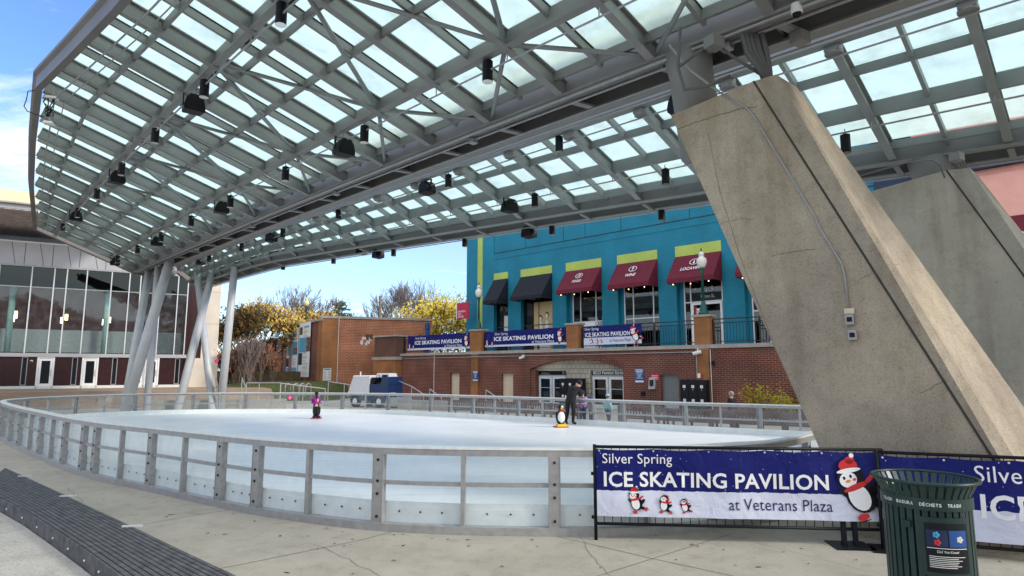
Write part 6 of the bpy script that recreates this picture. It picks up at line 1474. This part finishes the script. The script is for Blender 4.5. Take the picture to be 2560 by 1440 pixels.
for px, D, py, sd_, lab, dp in ((728, 72, 700, 31, 'tall bare grey tree between the shrubs and the brick block', 6), (1000, 82, 702, 32, 'bare brown tree over the right end of the brick block', 6), (1062, 86, 698, 33, 'bare fine-twigged tree between the yellow trees', 6), (955, 84, 775, 34, 'small bare tree beside the wooden pole', 6), (650, 78, 742, 35, 'bare tree top over the orange tree', 6), (820, 82, 762, 37, 'bare twiggy tree beside the dark conifer', 6)):
    tree('bare_tree', lab, tbase(px, D), tz(px, py, D), None, sd_, 0, 0, dp, 'barkgrey', .50, .16, grp='bare trees behind the brick walls', r0=.016)
random.seed(40); cb = tbase(835, 88); H_ = tz(835, 748, 88); o = thing('conifer', 'dark blue green cedar above the brick block', 'tree', cb); MB().tube([(0, 0, 0), (0, 0, H_)], [.35, .05], 8).build('trunk', M['bark'], o)
lf = MB()
for i in range(46):
    z = H_ * random.uniform(.35, 1); L = (1.05 - z / H_) * H_ * .75 + .5; a = random.uniform(0, 6.28)
    for j in range(90): t = random.random(); c = Vector((math.cos(a) * L * t, math.sin(a) * L * t, z - L * t * .12 + random.gauss(0, .13))) + Vector((random.gauss(0, .28), random.gauss(0, .28), 0)); leaf(lf, c, .17)
lf.build('crown', M['lf_conifer'], o)
for px, D, py, m, sd_, lab, lv in ((590, 50, 858, 'lf_rust', 51, 'leafless many stemmed shrub nearest the glass hall', 500), (625, 49, 835, None, 52, 'large bare purplish shrub on the grassy bank', 0), (655, 51, 850, 'lf_rust', 53, 'twiggy shrub with a few rust leaves before the retaining wall', 420), (680, 53, 880, 'lf_rust', 54, 'small rust leaved sapling beside the posters', 500), (560, 52, 875, 'lf_dark', 55, 'dark evergreen shrub at the foot of the glass hall', 1800)):
    tree('bare_shrub', lab, tbase(px, D, .7), tz(px, py, D) - .7, m, sd_, lv, .10, 4, 'barkgrey' if lv < 1000 else 'bark', .38, .26, stems=5, grp='shrubs on the grassy bank', puff=.25, trunk=.30, r0=.012)

# ================================================================ people
def skinned(name, J, Ed, parent, mats, zone, sub=2):
    """J: {joint: ((x, y, z), radius)}; one continuous body mesh grown on the skeleton, coloured by the nearest bone"""
    ks = list(J); me = bpy.data.meshes.new(name); me.from_pydata([J[k][0] for k in ks], [(ks.index(a), ks.index(b)) for a, b in Ed], [])
    ob = bpy.data.objects.new(name, me); COL.objects.link(ob)
    ob.modifiers.new('s', 'SKIN'); sv = me.skin_vertices[0].data
    for i, k in enumerate(ks):
        r = J[k][1]; sv[i].radius = r if isinstance(r, tuple) else (r, r); sv[i].use_root = (k == 'pelvis')
    sb_ = ob.modifiers.new('u', 'SUBSURF'); sb_.levels = sub; sb_.render_levels = sub
    dg = bpy.context.evaluated_depsgraph_get(); dg.update(); m2 = bpy.data.meshes.new_from_object(ob.evaluated_get(dg)); bpy.data.objects.remove(ob); m2.name = name
    m2.materials.clear(); [m2.materials.append(m) for m in mats]
    segs = [(Vector(J[a][0]), Vector(J[b][0]), zone(a, b)) for a, b in Ed]
    for p in m2.polygons:
        c = p.center; best = 1e9; p.use_smooth = True
        for a, b, z in segs:
            d = b - a; t = max(0, min(1, (c - a).dot(d) / max(1e-9, d.length_squared))); q = (c - a - d * t).length
            if q < best: best = q; p.material_index = z
    o = bpy.data.objects.new(name, m2); COL.objects.link(o); o.parent = parent; return o
def person(label, loc, rz, h, top, legs, shoes='black', hair='hair', hat=None, pose=None, hairlong=False, sit=False, extra=None):
    o = thing('person', label, 'person', loc, rz); s = h / 1.70
    P = {'pelvis': (0, 0, .93), 'spine': (0, 0, 1.08), 'chest': (0, .01, 1.28), 'neck': (0, .01, 1.44), 'jaw': (0, .03, 1.52), 'head': (0, .03, 1.61)}
    for sg, t in ((-1, 'l'), (1, 'r')):
        P.update({'sh' + t: (sg * .17, .0, 1.38), 'el' + t: (sg * .23, -.02, 1.12), 'wr' + t: (sg * .22, .08, .90), 'pa' + t: (sg * .215, .12, .83),
                  'hip' + t: (sg * .09, 0, .88), 'kn' + t: (sg * .10, .03, .49), 'an' + t: (sg * .10, 0, .09), 'to' + t: (sg * .11, .17, .045)})
    if pose: P.update(pose)
    R_ = {'pelvis': (.165, .125), 'spine': (.185, .15), 'chest': (.215, .165), 'neck': .062, 'jaw': .075, 'head': (.085, .10)}
    for t in 'lr': R_.update({'sh' + t: .105, 'el' + t: .085, 'wr' + t: .05, 'pa' + t: (.042, .022), 'hip' + t: .11, 'kn' + t: .08, 'an' + t: .047, 'to' + t: .045})
    J = {k: (Vector(P[k]) * s, tuple(x * s for x in R_[k]) if isinstance(R_[k], tuple) else R_[k] * s) for k in P if k != 'face'}
    Ed = [('pelvis', 'spine'), ('spine', 'chest'), ('chest', 'neck'), ('neck', 'jaw'), ('jaw', 'head')]
    for t in 'lr': Ed += [('chest', 'sh' + t), ('sh' + t, 'el' + t), ('el' + t, 'wr' + t), ('wr' + t, 'pa' + t), ('pelvis', 'hip' + t), ('hip' + t, 'kn' + t), ('kn' + t, 'an' + t), ('an' + t, 'to' + t)]
    def zone(a, b):
        if b[:2] in ('ne', 'ch', 'sp', 'sh', 'el', 'wr'): return 0
        if b[:2] in ('hi', 'kn', 'an'): return 1
        if b[:2] == 'to': return 3
        return 2
    body = skinned('body', J, Ed, o, [M[top], M[legs], M['skin'], M[shoes]], zone)
    # face, ears, fingers joined into the body mesh
    hd = J['head'][0]; fw = (Vector(P.get('face', (0, 1, 0)))).normalized(); sd_ = fw.cross(Vector((0, 0, 1))).normalized(); up = sd_.cross(fw)
    fb = MB(); fb.mi = 2; fb.ball(hd + fw * .105 * s - up * .02 * s, .014 * s, .02 * s, .022 * s, 8, 6)
    for g in (-1, 1): fb.ball(hd + sd_ * g * .088 * s - up * .01 * s, .014 * s, .02 * s, .03 * s, 8, 6)
    for t in 'lr':
        pa, wr = J['pa' + t][0], J['wr' + t][0]; d = (pa - wr).normalized(); sx = d.orthogonal().normalized()
        sx = (Vector((1, 0, 0)) - d * d.x); sx = sx.normalized() if sx.length > .1 else d.orthogonal().normalized(); dn = d.cross(sx)
        for i, ln in enumerate((.060, .072, .068, .052)):
            b0 = pa + sx * (i - 1.5) * .020 * s + d * .015 * s; fb.tube([b0, b0 + (d + dn * .25).normalized() * ln * .55 * s, b0 + (d + dn * .8).normalized() * ln * s], [.009 * s, .0085 * s, .006 * s], 6)
        b0 = pa - d * .02 * s + sx * .04 * s; fb.tube([b0, b0 + (d * .6 + sx).normalized() * .035 * s, b0 + (d + sx * .5).normalized() * .06 * s], [.011 * s, .009 * s, .007 * s], 6)
    eb = MB(); 
    me = body.data; import bmesh
    bm = bmesh.new(); bm.from_mesh(me)
    vs = [bm.verts.new(v) for v in fb.v]
    for f in fb.f:
        try: nf = bm.faces.new([vs[i] for i in f]); nf.material_index = 2; nf.smooth = True
        except ValueError: pass
    bm.to_mesh(me); bm.free()
    fc = MB()
    for g in (-1, 1): fc.ball(hd + fw * .098 * s + sd_ * g * .034 * s + up * .012 * s, .011 * s, .008 * s, .008 * s, 8, 6)
    fc.build('eyes', M['black'], o); mo = MB(); c = hd + fw * .094 * s - up * .06 * s; mo.tube([c - sd_ * .024 * s, c + fw * .004 * s, c + sd_ * .024 * s], .006 * s, 6); mo.build('mouth', M['signred'], o)
    hb_ = MB(); hb_.ball(hd - fw * .018 * s + up * .028 * s, .105 * s, .115 * s, .108 * s, 14, 10)
    if hairlong: hb_.tube([hd - fw * .07 * s, hd - fw * .12 * s - up * .14 * s, hd - fw * .13 * s - up * .30 * s], [.09 * s, .085 * s, .03 * s], 10)
    hb_.build('hair', M[hair], o, smooth=True)
    if hat: k = MB(); k.ball(hd - fw * .012 * s + up * .055 * s, .116 * s, .125 * s, .105 * s, 14, 10); k.tube([hd + up * .03 * s + sd_ * .118 * s * math.cos(a) + fw * (.125 * s * math.sin(a) - .012 * s) for a in (2 * math.pi * i / 16 for i in range(17))], .02 * s, 6); k.ball(hd - fw * .012 * s + up * .165 * s, .03 * s); k.build('hat', M[hat], o, smooth=True)
    if extra: extra(o, s, J)
    return o
def skates(o, s, J):
    for t in 'lr':
        a, b = J['an' + t][0], J['to' + t][0]; mb = MB(); mb.cbox(Vector(((a.x + b.x) / 2, (a.y + b.y) / 2 + .01, .012)), .008, .28 * s, .05); mb.build('skate_blade', M['chrome'], o)
# adult leaning over the boards, seen from behind
s_ = s_of(1440, 22 * 8, 28 * 8); p, nn = rpt(s_); ft = p - nn * .42; out = math.atan2(nn.y, nn.x) - math.pi / 2
def adult_x(o, s, J): skates(o, s, J); k = MB(); k.ball(J['chest'][0] + Vector((0, -.06, .05)), .17, .13, .13, 14, 10); k.build('hood', M['blackcloth'], o, smooth=True); MB().box(-.16, -.125, 1.03, -.11, -.115, 1.13).build('jacket_logo', M['offwhite'], o)
person('person in black jacket and black trousers on skates, leaning over the far rink boards', (ft.x, ft.y, ICE), out, 1.80, 'blackcloth', 'blackcloth', 'black', 'hair', None,
       {'spine': (.01, .10, 1.07), 'chest': (.04, .24, 1.23), 'neck': (.09, .33, 1.37), 'jaw': (.13, .38, 1.43), 'head': (.16, .42, 1.50), 'face': (.2, .8, -.7), 'shl': (-.14, .28, 1.29), 'shr': (.22, .26, 1.29), 'hipl': (-.11, .0, .88), 'hipr': (.11, 0, .88), 'knl': (-.16, .05, .49), 'knr': (.13, .02, .49), 'anl': (-.20, 0, .09), 'tol': (-.24, .16, .045), 'anr': (.13, -.04, .09), 'tor': (.17, .12, .045), 'ell': (-.24, .36, 1.08), 'elr': (.24, .36, 1.08), 'wrl': (-.16, .52, 1.06), 'wrr': (.16, .52, 1.06), 'pal': (-.10, .58, 1.06), 'par': (.10, .58, 1.06)}, extra=adult_x)
def outside(px, d, lo=22 * 8, hi=28 * 8): s_ = s_of(px, lo, hi); p, nn = rpt(s_); q = p * (1 + d / p.length); return (q.x, q.y, 0), math.atan2(nn.y, nn.x) - math.pi / 2
lc, an = outside(1457, .5); person('person in lilac fleece and grey knit hat facing the leaning skater over the boards', lc, an + math.pi, 1.46, 'lilac', 'navycloth', 'black', 'hairbrown', 'navycloth', {'face': (.2, 1, -.3), 'wrl': (-.14, .26, 1.14), 'wrr': (.14, .26, 1.14), 'pal': (-.10, .33, 1.15), 'par': (.10, .33, 1.15), 'ell': (-.22, .12, 1.12), 'elr': (.22, .12, 1.12)})
lc, an = outside(1478, .75); person('person in taupe coat and blue knit hat standing behind the far boards', lc, an + math.pi - .7, 1.22, 'taupe', 'navycloth', 'black', 'hairbrown', 'bluehat', {'face': (.2, 1, -.2)}, hairlong=True)
lc, an = outside(1519, 1.9); person('person in pale aqua hooded jacket walking to the entrance doors', lc, an - .3, 1.30, 'aqua', 'navycloth', 'black', 'hairbrown', 'aqua', {'knl': (-.1, .12, .49), 'anl': (-.1, .16, .10), 'tol': (-.1, .33, .05), 'anr': (.1, -.14, .13), 'tor': (.1, .0, .04)})
lc, an = outside(1830, 2.1, 20 * 8, 27 * 8); person('grey haired person in black coat behind the far boards at the right', lc, an + 1.2, 1.50, 'blackcloth', 'blackcloth', 'black', 'hairgrey', None, {'face': (.2, 1, -.3)})
# child skating with a penguin aid
cp_ = onz(789, 1048, ICE)
def kid_x(o, s, J):
    skates(o, s, J); MB().lathe([(.16 * s, .83 * s), (.175 * s, .93 * s), (.165 * s, 1.0 * s)], (0, 0, 0), 14, 1, .8).build('sweater_hem', M['tan'], o, smooth=True); MB().box(.03 * s, -.135 * s, 1.14 * s, .13 * s, -.120 * s, 1.34 * s).build('race_bib', M['tan'], o)
    k = MB(); k.ball(J['neck'][0] + Vector((0, -.07 * s, -.02)), .12 * s, .08 * s, .09 * s); k.build('hood', M['purple'], o, smooth=True)
    for g in (-1, 1): MB().ball(J['head'][0] + Vector((g * .075 * s, 0, .12 * s)), .04 * s).build('hat_ear', M['black'], o)
person('child in magenta jacket and black hat skating behind a penguin aid', cp_, R(28), 1.12, 'purple', 'blackcloth', 'black', 'hair', 'black', {'ell': (-.24, .10, 1.12), 'elr': (.24, .10, 1.12), 'wrl': (-.18, .30, 1.05), 'wrr': (.18, .30, 1.05), 'pal': (-.17, .36, 1.04), 'par': (.17, .36, 1.04), 'knl': (-.1, .1, .5), 'anl': (-.11, .06, .12), 'tol': (-.12, .22, .06), 'anr': (.12, -.16, .12), 'tor': (.13, 0, .05), 'face': (0, 1, -.1)}, hairlong=True, extra=kid_x)
def penguin(loc, rz, lab, h=.86, feet='yellow'):
    o = thing('penguin_skating_aid', lab, 'skating aid', loc, rz, 'penguin skating aids'); f = h / .86     # faces -y
    b = lambda name, m, mb, sm=True: mb.build(name, M[m], o, smooth=sm)
    b('sled', 'signred', MB().box(-.24 * f, -.22 * f, .0, .24 * f, .24 * f, .035 * f), False); b('feet', feet, MB().box(-.17 * f, -.20 * f, .035 * f, .17 * f, .10 * f, .12 * f), False)
    b('body', 'black', MB().lathe([(.10, .12), (.16, .2), (.175, .34), (.15, .50), (.10, .60), (.085, .64)], (0, 0, 0), 20, f, .85 * f) if f == 1 else MB().lathe([(.10 * f, .12 * f), (.16 * f, .2 * f), (.175 * f, .34 * f), (.15 * f, .5 * f), (.10 * f, .6 * f), (.085 * f, .64 * f)], (0, 0, 0), 20, 1, .85))
    b('belly', 'white', MB().ball((0, -.055 * f, .36 * f), .145 * f, .12 * f, .23 * f, 16, 12)); b('head', 'black', MB().ball((0, 0, .72 * f), .095 * f, .10 * f, .10 * f, 16, 10)); b('cheek', 'white', MB().ball((.03 * f, -.02 * f, .75 * f), .075 * f, .085 * f, .05 * f, 12, 8)); b('collar', 'red', MB().lathe([(.095 * f, .60 * f), (.105 * f, .62 * f), (.095 * f, .645 * f)], (0, 0, 0), 16))
    k = MB(); k.tube([(0, -.09 * f, .70 * f), (0, -.15 * f, .685 * f), (0, -.20 * f, .665 * f)], [.04 * f, .03 * f, .005], 8); b('beak', 'yellow', k)
    k = MB(); k.tube([(-.22 * f, .05 * f, .745 * f), (.22 * f, .05 * f, .745 * f)], .014 * f, 8); b('handle', 'black', k)
    for g in (-1, 1): k = MB(); k.ball((g * .155 * f, .02, .40 * f), .03 * f, .07 * f, .17 * f, 10, 8); b('wing', 'black', k)
    return o
pp = onz(1402, 1068, ICE); penguin(pp, R(12), 'black and white penguin skating aid standing alone near the leaning skater')
penguin(cp_ + Vector((-.10, .42, 0)), R(190), 'penguin skating aid pushed by the child in the magenta jacket', .78, 'navycloth')
